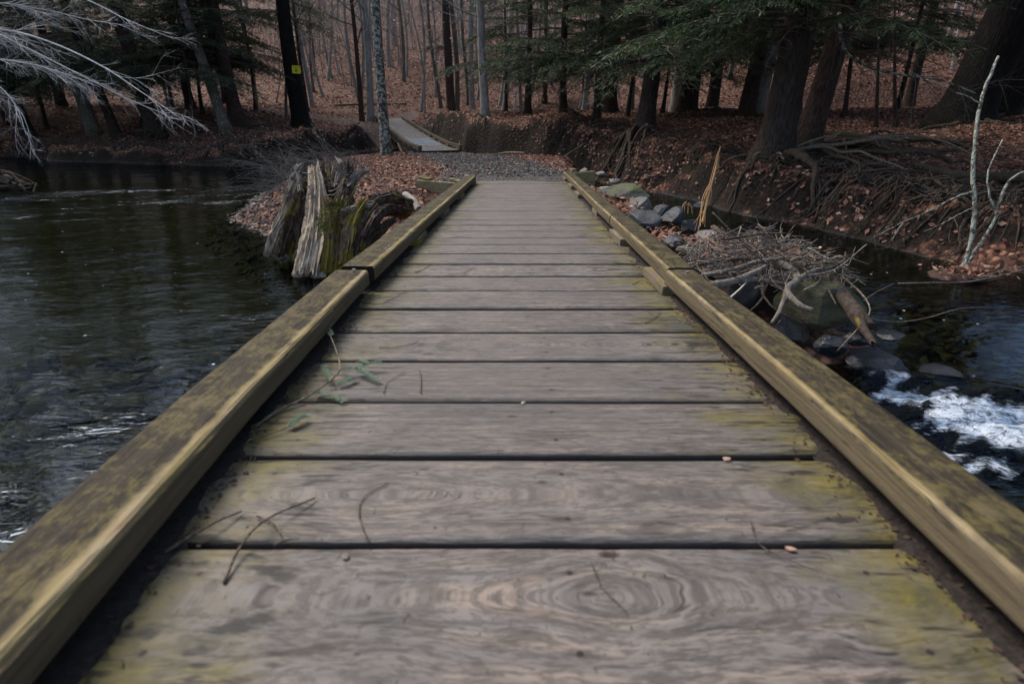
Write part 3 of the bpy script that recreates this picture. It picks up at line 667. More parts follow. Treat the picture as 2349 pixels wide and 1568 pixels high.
for sd in (-1, 1):
    for (a, b) in ((0, .34), (.35, .67), (.68, 1.0)):
        S = np.linspace(a * LT + .01, b * LT - .01, 14); rows = []
        for s in S:
            p, d, n = cpt(s); rows.append([p + n * sd * (.63 + q[0]) + np.array([0, 0, q[1]]) for q in ((0, .09), (0, .17), (.012, .18), (.11, .18), (.12, .17), (.12, .09))])
        m = 6; V = np.array(rows).reshape(-1, 3); Fc = []
        for i in range(len(S) - 1):
            for j in range(m): k = (j + 1) % m; Fc.append((i * m + j, i * m + k, (i + 1) * m + k, (i + 1) * m + j))
        Fc += [tuple(range(m)), tuple(range((len(S) - 1) * m, len(S) * m))]
        mk('rail', V, Fc, M['rail'], fb, False, {'g': V[:, 0], 'edge': np.zeros(len(V))}).location = -FL
    for q in np.linspace(.02, .97, 11):
        p, d, n = cpt(q * LT); V, Fc = box(p + n * sd * .68 + np.array([0, 0, .057]), (.11, .34, .066), 0, .004, axes=[n, d, np.cross(n, d)]); mk('rail_block', V, Fc, M['block'], fb).location = -FL
    S = np.linspace(0, LT, 24); V = []; Fc = []
    for s in S:
        p, d, n = cpt(s); V += [p + n * sd * (.56 + a) + np.array([0, 0, z]) for a, z in ((0, -.26), (0, -.028), (.1, -.028), (.1, -.26))]
    for i in range(23):
        for j in range(4): k = (j + 1) % 4; Fc.append((i * 4 + j, i * 4 + k, (i + 1) * 4 + k, (i + 1) * 4 + j))
    mk('side_beam', V, Fc + [(0, 1, 2, 3), (92, 93, 94, 95)], M['beamdark'], fb).location = -FL
for q in (.32, .62, .93):
    for sd in (-1, 1):
        p, d, n = cpt(q * LT); V, Fc = box(p + n * sd * .68 - np.array([0, 0, .75]), (.12, .12, 1.2), 0, .01); mk('post', V, Fc, M['beamdark'], fb).location = -FL
p, d, n = cpt(.3 * LT); p2, _, n2_ = cpt(.1 * LT)
V, Fc = tube([p - n * .78 + [0, 0, -.1], p2 - n2_ * .78 + [0, 0, -.62]], .05, 4); mk('brace', V, Fc, M['beamdark'], fb).location = -FL

# ------------------------------------------------------------------ leaves and gravel
def leaf_mesh(x, y, z, size, nrm_tilt, rng, fold=.35, flat=.5):
    n = len(x); a = rng.uniform(0, 2 * PI, n); L = size; W = size * rng.uniform(.4, .75, n)
    ex = (H(x + .05, y) - H(x - .05, y)) / .1; ey = (H(x, y + .05) - H(x, y - .05)) / .1
    N = np.stack([-ex, -ey, np.ones(n)], 1); N += rng.normal(size=(n, 3)) * nrm_tilt; N /= np.linalg.norm(N, axis=1)[:, None]
    T = np.stack([np.cos(a), np.sin(a), np.zeros(n)], 1); T -= N * (T * N).sum(1)[:, None]; T /= np.linalg.norm(T, axis=1)[:, None]; B = np.cross(N, T)
    C = np.stack([x, y, z], 1) + N * (L * .12)[:, None]
    cu = rng.uniform(-.1, fold, n) * L
    p = [C + T * (L * .5)[:, None] + N * cu[:, None] * .7, C + B * (W * .5)[:, None] + N * cu[:, None], C - T * (L * .5)[:, None], C - B * (W * .5)[:, None] + N * (cu * rng.uniform(-.3, 1, n))[:, None]]
    V = np.stack(p, 1).reshape(-1, 3); i = np.arange(n)[:, None] * 4
    Fc = np.concatenate([i + np.array([[0, 1, 2]]), i + np.array([[0, 2, 3]])], 0)
    return V, Fc, np.repeat(rng.uniform(0, 1, n), 4), np.repeat(rng.uniform(0, 1, n), 4)
def scatter(region, n, cond, size, tilt, seed):
    rng = np.random.default_rng(seed); x = rng.uniform(region[0], region[1], n); y = rng.uniform(region[2], region[3], n)
    z = H(x, y); keep = cond(x, y, z, rng); x, y, z = x[keep], y[keep], z[keep]
    return leaf_mesh(x, y, z, rng.uniform(*size, len(x)), tilt, rng)
def infar(x, y):   # the far footbridge's deck
    d = np.full(np.shape(x), 9.0)
    for a in cl[::3]: d = np.minimum(d, np.hypot(x - a[0], y - a[1]))
    return d < .95
def cbar(x, y, z, r):
    sb = poly_sd(BAR, x, y); dp = d_path(x, y) + .5 * fbm(x * 1.2, y * 1.2, None, 301, 3)
    pr = np.where(dp < 1.15, .05, 1.0) * np.clip(.35 + sb * 1.0, .12, 1) * np.clip(.75 + .9 * fbm(x * 1.1, y * 1.1, None, 302, 3), .08, 1)
    return (sb > .05) & (z > .02) & (r.uniform(size=len(x)) < pr) & ~((np.abs(x - .1) < .85) & (y < 9.3)) & ~infar(x, y)
def vis(x, y): return np.abs(x) < (y * 1.0 + 3.5)
def cmain(x, y, z, r):
    sm = poly_sd(MAIN, x, y); pr = np.clip(.75 + 1.1 * fbm(x * .8, y * .8, None, 305, 3), .15, 1) * np.where(sm < .42, np.clip(.5 + 1.2 * fbm(x * 2, y * 2, None, 306, 2), .1, 1), 1.0)
    pr = pr * np.where(d_path2(x, y) < 1.1, .12, 1)
    return (sm > .02) & vis(x, y) & (z > .03) & (r.uniform(size=len(x)) < pr) & ~infar(x, y)
parts = [scatter((-7, 5, 4.5, 20), 62000, cbar, (.045, .095), .42, 11),
         scatter((-3, 14, 4.0, 20), 105000, cmain, (.05, .11), .42, 12),
         scatter((-26, 26, 16, 34), 72000, cmain, (.08, .15), .40, 13),
         scatter((-45, 50, 30, 62), 95000, cmain, (.12, .24), .42, 14)]
V = []; Fc = []; A1 = []; A2 = []; n = 0
for p in parts: V.append(p[0]); Fc.append(p[1] + n); A1.append(p[2]); A2.append(p[3]); n += len(p[0])
o = mk('leaf_litter', np.vstack(V), np.vstack(Fc), M['leaf'], None, False, {'rv': np.concatenate(A1), 'rw': np.concatenate(A2)}); tag(o, 'brown fallen leaves covering the banks and the forest floor', 'fallen leaves', kind='stuff')

def stones(n, region, cond, size, seed, mat, name, label):
    rng = np.random.default_rng(seed); x = rng.uniform(region[0], region[1], n); y = rng.uniform(region[2], region[3], n); z = H(x, y); k = cond(x, y, z, rng); x, y, z = x[k], y[k], z[k]; n = len(x)
    s = rng.lognormal(0, .4, n) * size; O = np.array([[1, 0, 0], [-1, 0, 0], [0, 1, 0], [0, -1, 0], [0, 0, 1], [0, 0, -1], [.7, .7, .1], [-.7, .7, -.1]], float)[:6]
    V = O[None] * (1 + rng.normal(size=(n, 6, 1)) * .15) * np.stack([s, s * rng.uniform(.6, 1, n), s * rng.uniform(.35, .6, n)], 1)[:, None, :]
    a = rng.uniform(0, 2 * PI, n); c_, s_ = np.cos(a)[:, None], np.sin(a)[:, None]
    b = rng.normal(size=n) * .35
    V2 = np.stack([V[..., 0] * c_ - V[..., 1] * s_, V[..., 0] * s_ + V[..., 1] * c_, V[..., 2] + V[..., 0] * np.sin(b)[:, None]], -1) + np.stack([x, y, z + s * .2], 1)[:, None, :]
    f = np.array([[0, 2, 4], [2, 1, 4], [1, 3, 4], [3, 0, 4], [2, 0, 5], [1, 2, 5], [3, 1, 5], [0, 3, 5]])
    Fc = (f[None] + (np.arange(n) * 6)[:, None, None]).reshape(-1, 3)
    o = mk(name, V2.reshape(-1, 3), Fc, mat, None, False, {'rv': np.repeat(rng.uniform(0, 1, n), 6)}); tag(o, label, 'gravel', kind='stuff'); return o
t = NT('gravel_stone'); a = t.attr('rv'); c = t.ramp(a, [(0, (.02, .018, .017)), (.4, (.055, .048, .045)), (.75, (.10, .09, .083)), (.95, (.19, .175, .165)), (1, (.32, .30, .28))]); M['gravel'] = t.fin(c, .8)
def cpath(x, y, z, r):
    dp = d_path(x, y) + .4 * fbm(x * 1.4, y * 1.4, None, 311, 3); return (poly_sd(BAR, x, y) > .1) & (r.uniform(size=len(x)) < np.where(dp < 1.2, 1, .10)) & ~((np.abs(x - .1) < .85) & (y < 9.35)) & ~infar(x, y)
stones(42000, (-5.5, 4, 7.5, 19.5), cpath, .017, 21, M['gravel'], 'gravel', 'grey gravel covering the path between the two footbridges')
def cshore(x, y, z, r):
    sb = poly_sd(BAR, x, y); return (sb > -.35) & (sb < .85) & (x < -1.2) & (r.uniform(size=len(x)) < .9) | ((sb > -.2) & (sb < .5) & (x > 1) & (r.uniform(size=len(x)) < .5))
stones(20000, (-7, 5, 4.5, 13), cshore, .028, 22, M['gravel'], 'shore_pebble', 'grey pebbles along the waterline of the gravel bar')
def cbed(x, y, z, r): return (z < -.12) & (z > -.6) & (y < 5.2 - .5 * r.uniform(size=len(x)) + .2 * x)
stones(5200, (-6, 7, 1.0, 9), cbed, .085, 23, m_rock('stream_bed_stone', (.03, .024, .013), (.085, .068, .038), 0, .5), 'stream_bed_stone', 'brown stones on the bed of the stream')

# ------------------------------------------------------------------ trees
def spray_mesh(L, seed, droop=.25, needles=True, dens=1.0, up=.05):
    """one hemlock limb along +X: woody tubes and flat leafy sprays; returns wood (V,F) list and leaf arrays"""
    rg = np.random.default_rng(seed); wood = []; q = []; 
    n = 9; t_ = np.linspace(0, 1, n); wig = rg.uniform(-1, 1, (n, 2)).cumsum(0) * .025 * L
    main = np.stack([t_ * L, wig[:, 0], up * L * t_ - droop * L * t_ ** 2.2 + wig[:, 1] * .4], 1)
    wood.append(tube(main, np.linspace(.020 + .004 * L, .004, n), 4, cap=False))
    ns = int(L * 9)
    for k in range(ns):
        u = .16 + .84 * (k + rg.uniform(0, .8)) / ns; b = np.array([np.interp(u, t_, main[:, j]) for j in range(3)])
        sl = L * (.34 * (1 - u) + .14) * rg.uniform(.6, 1.15); side = 1 if k % 2 else -1; an = rg.uniform(.7, 1.15) * side
        m = 6; v = np.linspace(0, 1, m); az = an - side * v * .35
        d = np.stack([np.cos(az), np.sin(az), -.10 - .40 * v + rg.uniform(-.18, .12)], 1)
        tw = b + np.vstack([[0, 0, 0], np.cumsum((d[:-1] * sl / (m - 1)), 0)])
        wood.append(tube(tw, np.linspace(.005, .0022, m), 3, cap=False))
        if needles:
            cnt = int(sl * 52 * dens)
            for i in range(cnt):
                w = rg.uniform(.08, 1); p = np.array([np.interp(w, v, tw[:, j]) for j in range(3)]); hd = az[0] + rg.choice([-1, 1]) * rg.uniform(.5, 1.1)
                ln = rg.uniform(.05, .15) * (1.15 - .5 * w); q.append((*p, hd, ln, rg.uniform(.005, .011), -.3 + rg.normal() * .38, rg.uniform(-.5, .5)))
    return wood, np.array(q) if q else np.zeros((0, 8))
def quads(q):
    p = q[:, :3]; hd, ln, wd, dz, rl = q[:, 3], q[:, 4], q[:, 5], q[:, 6], q[:, 7]
    T = np.stack([np.cos(hd), np.sin(hd), dz], 1); T /= np.linalg.norm(T, axis=1)[:, None]; B = np.stack([-np.sin(hd), np.cos(hd), rl], 1); B /= np.linalg.norm(B, axis=1)[:, None]
    a = p; b = p + T * (ln * .5)[:, None] + B * wd[:, None]; c = p + T * ln[:, None]; d = p + T * (ln * .5)[:, None] - B * wd[:, None]
    return np.stack([a, b, c, d], 1).reshape(-1, 3)
def rotz(V, a): c_, s_ = math.cos(a), math.sin(a); return V @ np.array([[c_, s_, 0], [-s_, c_, 0], [0, 0, 1]])
LIMBS = [spray_mesh(L, 50 + i, dr, nd, 1.0, up) for i, (L, dr, nd, up) in enumerate(((3.4, .32, True, .10), (2.6, .38, True, .05), (3.0, .22, True, .12), (2.0, .45, True, 0), (2.4, .30, False, .05), (1.6, .5, False, 0)))]
def make_hemlock(name, h, r, mat, seed, zlo=2.2, nb=46, lean=(0, 0), dead=.25, flare=1.6, scale=1.0, step=None, azr=None, curve=0.0):
    """trunk + crown of drooping sprays; the trunk leans by `lean` metres per metre"""
    rg = np.random.default_rng(seed); root = empty(name)
    zz = np.r_[-.35, 0, .12, .3, .6, np.linspace(1.1, h, 12)]
    px = lean[0] * zz + curve * np.sin(zz * .5) + .03 * np.sin(zz * 1.1 + seed); py = lean[1] * zz + .03 * np.cos(zz * .9 + seed)
    rr = r * (1 - .75 * np.clip(zz, 0, h) / h) * (1 + (flare - 1) * np.exp(-np.clip(zz, 0, 9) / .28)); pts = np.stack([px, py, zz], 1)
    pp = resample(np.c_[pts, rr], 46); V, Fc = tube(pp[:, :3], pp[:, 3], 16, .10, .10, seed, 6); mk('trunk', V, Fc, mat, root, True)
    W = MB(); Q = []
    for k in range(nb):
        u = (k + rg.uniform(0, 1)) / nb; z = zlo + (h * .97 - zlo) * u ** 1.9
        isdead = z < zlo + 1.6 and rg.uniform() < dead
        wood, q = LIMBS[rg.integers(4, 6)] if isdead else LIMBS[rg.integers(0, 4)]
        s = scale * rg.uniform(.7, 1.15) * (1.05 - .45 * u); az = rg.uniform(0, 2 * PI) if azr is None or rg.uniform() < .25 else rg.uniform(*azr)
        b = np.array([np.interp(z, zz, px), np.interp(z, zz, py), z])
        for V, Fc in wood: W.add(rotz(V * s, az) + b, Fc)
        if len(q):
            q = q.copy(); q[:, :3] = rotz(q[:, :3] * s, az) + b; q[:, 3] += az; q[:, 4:6] *= max(s, .75) * (1.5 if z < 6 else 4.2 if seed in (440, 441) else 2.4)  # upper needles oversized so crowns block sky, most in the shared trees
            if z > 6: q = q[::3]
            Q.append(q)
    W.obj('branches', M['twig'], root)
    if Q:
        q = np.vstack(Q); V = quads(q); n = len(q); mk('crown', V, (np.arange(n)[:, None] * 4 + np.arange(4)), M['needle'], root, False, {'rv': np.repeat(rg.uniform(0, 1, n) ** 1.5, 4)})
    return root
def bare_twigs(base, direction, L, r, rg, W, depth=0, maxd=3, spread=.55, up=.12):
    n = 6 if depth < 2 else 4; d = np.array(direction, float); d /= np.linalg.norm(d); pts = [np.array(base, float)]; 
    for i in range(n):
        d = d + rg.normal(size=3) * .11 + np.array([0, 0, up * .3]); d /= np.linalg.norm(d); pts.append(pts[-1] + d * L / n)
    pts = np.array(pts); W.add(*tube(pts, np.linspace(r, r * .35, n + 1), 5 if depth < 2 else 3, cap=False))
    if depth >= maxd: return
    for k in range((5, 5, 4)[min(depth, 2)]):
        u = rg.uniform(.25, 1); p = np.array([np.interp(u * n, np.arange(n + 1), pts[:, j]) for j in range(3)]); e = d + rg.normal(size=3) * spread; e[2] += up
        bare_twigs(p, e, L * rg.uniform(.35, .6), r * (.62 - .22 * u), rg, W, depth + 1, maxd, spread, up)
def make_bare(name, h, r, mat, seed, zlo=2.5, nb=10, lean=(0, 0), leaves=0, maxd=2, flare=1.35, sides=10, bl=.22, curve=.05):
    rg = np.random.default_rng(seed); root = empty(name)
    zz = np.r_[-.4, 0, .15, .4, np.linspace(.9, h, 12)]; ph = rg.uniform(0, 6, 2)
    px = lean[0] * zz + curve * np.sin(zz * .45 + ph[0]) - curve * math.sin(ph[0]); py = lean[1] * zz + curve * np.sin(zz * .4 + ph[1]) - curve * math.sin(ph[1])
    rr = r * (1 - .7 * np.clip(zz, 0, h) / h) * (1 + (flare - 1) * np.exp(-np.clip(zz, 0, 9) / .2)); pp = resample(np.stack([px, py, zz, rr], 1), 30)
    V, Fc = tube(pp[:, :3], pp[:, 3], sides, .12, 0, seed); mk('trunk', V, Fc, mat, root, True); W = MB()
    for k in range(nb):
        z = zlo + (h * .97 - zlo) * (k + rg.uniform(0, 1)) / nb; b = (np.interp(z, zz, px), np.interp(z, zz, py), z); az = rg.uniform(0, 2 * PI)
        bare_twigs(b, (math.cos(az), math.sin(az), rg.uniform(.1, .9)), h * bl * rg.uniform(.5, 1.1), max(.006, r * .22), rg, W, 1, maxd)
    if nb: W.obj('branches', mat, root)
    if leaves:
        n = leaves; z = rg.uniform(zlo, min(h, zlo + 4), n); az = rg.uniform(0, 2 * PI, n); d = rg.uniform(.1, h * bl * 1.2, n) ; q = np.stack([np.cos(az) * d, np.sin(az) * d, z, rg.uniform(0, 6, n), rg.uniform(.07, .11, n), rg.uniform(.02, .035, n), rg.normal(size=n) * .5, rg.uniform(-1, 1, n)], 1)
        mk('crown', quads(q), (np.arange(n)[:, None] * 4 + np.arange(4)), M['paleleaf'], root)
    return root
M['paleleaf'] = m_plain('pale_dry_beech_leaf', (.42, .30, .20), .6)

def put(root, px, py, d, label, cat='tree', group=None, rz=0.0, sink=.0):
    p = P(px, py, d); z = Hs(p[0], p[1]); root.location = (p[0], p[1], z - sink); root.rotation_euler = (0, 0, rz); tag(root, label, cat, group); return root
def roots_for(tree, specs, rad=.05, mat='root', seed=0, paths=None):
    """roots that leave the trunk and run out and down over the bank"""
    rg = np.random.default_rng(seed + 900); L = np.array(tree.location)
    for (az, ln, drop, r0) in specs:
        n = 14; pts = []; a = az; x, y = L[0], L[1]; z0 = L[2] + .10
        for i in range(n):
            t_ = i / (n - 1); pts.append((x, y, 0)); a += rg.normal() * .34; x += math.cos(a) * ln / n; y += math.sin(a) * ln / n
        pts = np.array(pts); hz = H(pts[:, 0], pts[:, 1]); tt = np.linspace(0, 1, n)
        z = np.maximum(hz + .03 + drop * np.sin(tt * PI) * .5, hz - .1); z[0] = z0 + .12; z[1] = max(z[1], z0 * .5 + .5 * (hz[1] + .1)); z[-1] = hz[-1] - .05
        z += rg.normal(size=n).cumsum() * .012; pts[:, 2] = z
        V, Fc = tube(resample(pts, 34) - L, np.linspace(r0, r0 * .25, 34), 7, .25, .1, int(rg.integers(99)), 3); mk('root', V, Fc, M[mat], tree, True)
        for b in range(2):       # side rootlets
            i = rg.integers(4, n - 3); p = pts[i]; aa = rg.uniform(0, 2 * PI); q = [p]
            for j in range(7): aa += rg.normal() * .35; q.append(q[-1] + np.array([math.cos(aa), math.sin(aa), 0]) * ln * .07)
            q = np.array(q); q[:, 2] = H(q[:, 0], q[:, 1]) + .02 + .05 * rg.uniform(); q[0, 2] = p[2]
            V, Fc = tube(resample(q, 14) - L, np.linspace(r0 * .38, r0 * .12, 14), 5, .2, 0, 3); mk('root', V, Fc, M[mat], tree, True)
dn = -PI / 2     # towards the stream
# right bank
T = put(make_hemlock('hemlock_tree', 19, .225, M['hem'], 401, 1.6, 66, (.015, 0), azr=(2.2, 5.2), curve=.05), 1478, 318, 14.6, 'dark hemlock on exposed roots at the bank lip beyond the end of the right rail')
roots_for(T, [(dn - .5, 1.9, .35, .07), (dn, 1.6, .3, .08), (dn + .35, 2.2, .35, .07), (dn + .9, 2.4, .3, .06), (dn - 1.1, 1.7, .25, .06), (dn - .2, 1.9, .5, .045), (.1, 1.2, .1, .07), (2.9, 1.3, .1, .06)], seed=1)
T = put(make_hemlock('hemlock_tree', 15, .29, M['hem'], 402, 2.2, 64, (.045, .01), flare=1.75, azr=(2.0, 5.5)), 1765, 385, 10.6, 'thick dark hemlock trunk with mossy root flare, at the bank edge among tangled roots')
roots_for(T, [(dn - .55, .8, .15, .09), (dn, .9, .15, .12), (dn + .8, 2.2, .3, .11), (dn + 1.15, 3.2, .25, .10), (dn - 1.7, 1.3, .1, .07), (dn + .5, 1.8, .4, .05), (dn - .4, 1.3, .3, .05), (dn + .95, 3.4, .35, .06), (dn + 1.4, 3.2, .2, .07)], seed=2)
roots_for(T, [(dn + .9, 2.9, .5, .04), (dn + 1.2, 3.4, .5, .045), (dn - .5, .9, .3, .03), (dn + .3, 1.1, .3, .05), (dn + 1.0, 2.4, .6, .03)], mat='rootpale', seed=3)
T = put(make_hemlock('hemlock_tree', 15, .235, M['hemred'], 403, 2.8, 50, (.135, .0), flare=1.7, azr=(2.0, 5.8)), 1840, 352, 11.6, 'reddish hemlock leaning right, just beside the thickest bank-edge trunk')
roots_for(T, [(dn + 1.0, 2.8, .3, .09), (dn + 1.3, 3.6, .2, .09), (dn + .3, 1.6, .3, .07), (dn + .8, 3.2, .4, .05), (dn + 1.45, 4.2, .15, .07)], seed=4)
roots_for(T, [(dn + .9, 3.4, .5, .035), (dn + 1.2, 4.0, .4, .03), (dn + .7, 2.6, .5, .035)], mat='rootpale', seed=5)
T = put(make_hemlock('hemlock_tree', 18, .56, M['hemdark'], 404, 4.2, 34, (.235, .0), flare=1.45, azr=(2.5, 4.2)), 2192, 302, 13.2, 'massive black trunk leaning right on the leafy terrace, at the right edge of the view')
roots_for(T, [(dn - 1.3, 2.0, .05, .12), (-.1, 2.4, .05, .12), (dn + .2, 1.5, .04, .1)], seed=6)
T = put(make_hemlock('hemlock_tree', 18, .42, M['hemdark'], 405, 5, 20, (.30, .03), flare=1.3), 2268, 300, 14.0, 'second dark trunk close behind the massive black leaning one')
T = put(make_hemlock('hemlock_tree', 14, .34, M['hemred'], 406, 2.8, 44, (.0, 0)), 1395, 245, 21.0, 'broad dark red-brown hemlock trunk on the terrace, left of the root-perched hemlock')
T = put(make_hemlock('hemlock_tree', 14, .30, M['hem'], 407, 2.8, 44, (.03, 0), flare=1.5), 1578, 252, 20.0, 'dark trunk with a mossy foot next to a short pale log on the terrace')
T = put(make_hemlock('hemlock_tree', 14, .20, M['hemred'], 408, 3.0, 40, (.06, 0)), 1712, 270, 18.0, 'slim reddish leaning trunk at the right end of the pale fallen log')
T = put(make_bare('tree', 13, .20, M['pale'], 409, 3, 6, (.075, 0), flare=1.1), 1737, 272, 18.6, 'pale split grey trunk tight behind the slim reddish leaning one')
T = put(make_bare('tree', 12, .22, M['pale'], 410, 3.5, 6, (.02, 0)), 1549, 250, 22.5, 'pale grey trunk partly hidden behind the mossy-footed dark one')
T = put(make_hemlock('hemlock_tree', 11, .12, M['hem'], 411, 1.5, 48, (0, 0), azr=(2.6, 5.6)), 1290, 262, 18.5, 'slim young hemlock with hanging sprays, above the undercut bank beyond the right rail end')
T = put(make_hemlock('hemlock_tree', 11, .10, M['hem'], 412, 1.3, 46, (0, 0), azr=(2.6, 5.6)), 1370, 258, 17.0, 'young hemlock with low sweeping sprays, right of the white trail post')
T = put(make_hemlock('hemlock_tree', 12, .13, M['hem'], 413, 1.3, 46, (0, 0), azr=(2.6, 5.6)), 1212, 248, 23.0, 'young hemlock right behind the white trail post')
T = put(make_bare('tree', 12, .155, M['pale'], 414, 2.6, 8, (-.012, 0), leaves=40), 1113, 264, 20.5, 'pale slender trunk at the very lip of the undercut bank right of the far footbridge')
roots_for(T, [(dn + .6, 1.2, .3, .04), (dn - .5, .9, .3, .04), (dn, .8, .3, .03), (.1, 1.0, .1, .05)], mat='rootpale', seed=7)
T = put(make_bare('tree', 14, .145, M['lichen'], 415, 3.6, 7, (-.012, 0), flare=1.25, sides=14, curve=.06), 887, 355, 16.0, 'dark trunk blotched with white lichen, standing in front of the far footbridge')
# left side of the far bank
T = put(make_hemlock('hemlock_tree', 16, .37, M['hemdark'], 416, 4.5, 36, (-.03, 0), flare=1.5), 687, 253, 26.0, 'black trunk wearing a small yellow sign, left of the far footbridge'); SIGNT = T
T = put(make_hemlock('hemlock_tree', 19, .27, M['hemred'], 417, 3.0, 84, (-.06, 0), azr=(2.4, 5.2)), 549, 292, 23.5, 'reddish brown hemlock just behind the mossy grey leaning trunk')
roots_for(T, [(.1, 1.6, .1, .06), (dn, .8, .1, .07)], seed=8)
T = put(make_bare('tree', 12, .21, M['grey'], 418, 4.0, 6, (-.155, 0), flare=1.3, curve=.1), 522, 318, 22.2, 'mossy grey trunk leaning left at the bank edge')
T = put(make_hemlock('hemlock_tree', 19, .26, M['hem'], 419, 2.0, 56, (-.10, -.02), azr=(3.0, 5.6)), 362, 322, 22.2, 'dark hemlock whose knotted roots grip the black undercut bank on the left')
roots_for(T, [(dn - .8, 1.6, .3, .08), (dn, 1.0, .3, .08), (dn + .6, 1.7, .3, .08), (dn + 1.0, 2.2, .2, .06), (dn - 1.2, 1.9, .2, .06), (dn + .2, 1.3, .4, .05)], seed=9)
T = put(make_bare('tree', 12, .27, M['grey'], 420, 4.5, 5, (-.13, 0), flare=1.3), 218, 308, 23.4, 'stout mossy trunk leaning left, second group on the left bank')
T = put(make_hemlock('hemlock_tree', 17, .17, M['hem'], 421, 2.0, 56, (-.14, 0), azr=(3.0, 5.6)), 268, 318, 22.6, 'slim dark trunk leaning left beside the stout mossy one')
T = put(make_hemlock('hemlock_tree', 19, .22, M['hem'], 422, 1.8, 84, (-.05, 0), azr=(3.2, 6.0)), 60, 300, 23.5, 'hemlock with dense dark sprays at the far left edge of the view')
T = put(make_hemlock('hemlock_tree', 20, .20, M['hemred'], 423, 2.0, 84, (-.03, 0), azr=(3.0, 6.0)), 440, 262, 28.0, 'hemlock standing back from the left bank behind the leaning trunks')
T = put(make_hemlock('hemlock_tree', 20, .20, M['hem'], 424, 2.0, 50, (.0, 0)), 150, 268, 29.0, 'hemlock back in the shade behind the stout mossy leaning trunk')
T = put(make_hemlock('hemlock_tree', 13, .2, M['hem'], 425, 2.5, 50, (.0, 0)), 2080, 262, 24.0, 'hemlock with grey-green sprays behind the two crossing dead poles')
for k, (px, py, d, lean, mt, lb) in enumerate(((2052, 298, 13.6, -.27, 'hemred', 'orange-brown dead pole leaning left in front of the leafy slope'), (2008, 298, 13.6, -.22, 'hem', 'crooked dark dead pole beside the orange-brown leaning one'))):
    put(make_bare('dead_pole', 2.9, .045 if k else .05, M[mt], 430 + k, 1.2, 3, (lean, 0), maxd=1, curve=.07, bl=.15), px, py, d, lb, 'dead tree')
# mid forest hemlocks (shared crowns), with unseen copies added to block sky
hemA = make_hemlock('hemlock_tree', 19, .18, M['hem'], 440, 2.4, 62, (0, 0)); hemB = make_hemlock('hemlock_tree', 18, .16, M['hemred'], 441, 2.0, 62, (.01, 0))
GH = 'evergreen trees in the wood behind the terrace'; LH = 'hemlock with drooping green sprays, behind the terrace or added unseen to block sky'
rg = np.random.default_rng(12); first = {0: True, 1: True}
hp = [(1630, 240, 25), (1340, 230, 29), (1820, 262, 22), (1250, 225, 34), (1740, 240, 30), (2300, 262, 24), (20, 262, 32), (330, 250, 33), (520, 240, 34), (-60, 262, 27), (80, 230, 42), (-250, 250, 30), (-420, 250, 26), (170, 225, 50), (-120, 240, 38)]
sky_block_trees = [(-22.5, 9.5), (-25, 12.5), (-27, 8), (-24, 15), (-29, 11), (-20.5, 19), (-26, 19), (-31, 16), (-21.5, 5), (-27, 3), (12.5, 1.5), (15, 5), (18, 1), (13, 8), (15.5, 11), (18.5, 14.5), (16.5, 8), (20, 10.5)]  # unseen hemlocks added on both sides to block sky reflected in the water
for i, (px, py, d) in enumerate(hp):
    p = P(px, py, d); src = (hemA, hemB)[i % 2]; loc = (p[0], p[1], Hs(p[0], p[1]) - .02)
    if first[i % 2]: src.location = loc; tag(src, LH, 'tree', GH); first[i % 2] = False; continue
    copy_tree(src, loc, rg.uniform(0, 6), rg.uniform(.85, 1.15), tilt=(rg.normal() * .02, rg.normal() * .02))
for i, (x_, y_) in enumerate(sky_block_trees):
    copy_tree((hemA, hemB)[i % 2], (x_, y_, Hs(x_, y_)), rg.uniform(0, 6), rg.uniform(.9, 1.1))
hemC = make_hemlock('hemlock_tree', 9, .07, M['hem'], 444, 2.0, 50, (.03, 0)); firstC = True
for px, py, d, s in ((450, 300, 22, .95), (530, 280, 25, 1.1), (330, 300, 24, 1.0), (470, 280, 26, 1.1), (110, 300, 25, 1.1), (590, 270, 29, 1.0), (20, 300, 25, 1.0), (255, 300, 27, 1.2), (400, 260, 31, 1.2), (1640, 280, 17, .85), (1930, 290, 15.5, .8), (1520, 262, 20, .9), (1830, 270, 19, 1.0), (1440, 262, 19, .9), (1160, 250, 25, .9), (1700, 250, 24, 1.2), (2050, 275, 19, 1.0)):
    p = P(px, py, d); loc = (p[0], p[1], Hs(p[0], p[1]) - .02)
    if firstC: hemC.location = loc; tag(hemC, 'slender young hemlock thick with low green sprays under the taller trees', 'tree', 'young hemlocks of the understorey'); firstC = False
    else: copy_tree(hemC, loc, rg.uniform(0, 6), s, tilt=(rg.normal() * .03, rg.normal() * .03))
# bare trees on the slope
protos = [make_bare('tree', 15, .20, M['pale'], 501, 4, 10, (0, 0), maxd=3, curve=.15), make_bare('tree', 14, .15, M['grey'], 502, 2.5, 15, (.03, 0), maxd=3, curve=.25), make_bare('tree', 15, .24, M['hemred'], 503, 5, 8, (0, 0), maxd=2), make_bare('tree', 12, .09, M['pale'], 504, 1.8, 16, (.02, 0), maxd=3, curve=.3), make_bare('sapling', 6, .03, M['pale'], 505, .8, 22, (.05, 0), 40, 3, bl=.2, curve=.25), make_bare('sapling', 5, .025, M['grey'], 506, .5, 24, (-.08, 0), 90, 3, bl=.26, curve=.3)]
LB = ['pale grey bare tree on the leafy slope', 'lichen-grey slim tree on the leafy slope', 'reddish-barked bare tree on the leafy slope', 'very thin pale tree on the leafy slope', 'straight pale sapling with few curled leaves on the slope', 'leaning grey sapling holding dry pale leaves on the slope']
LG = ['pale trees on the slope', 'lichen-grey trees on the slope', 'reddish trees on the slope', 'thin pale trees on the slope', 'pale saplings on the slope', 'leafy saplings on the slope']
used = [False] * 6
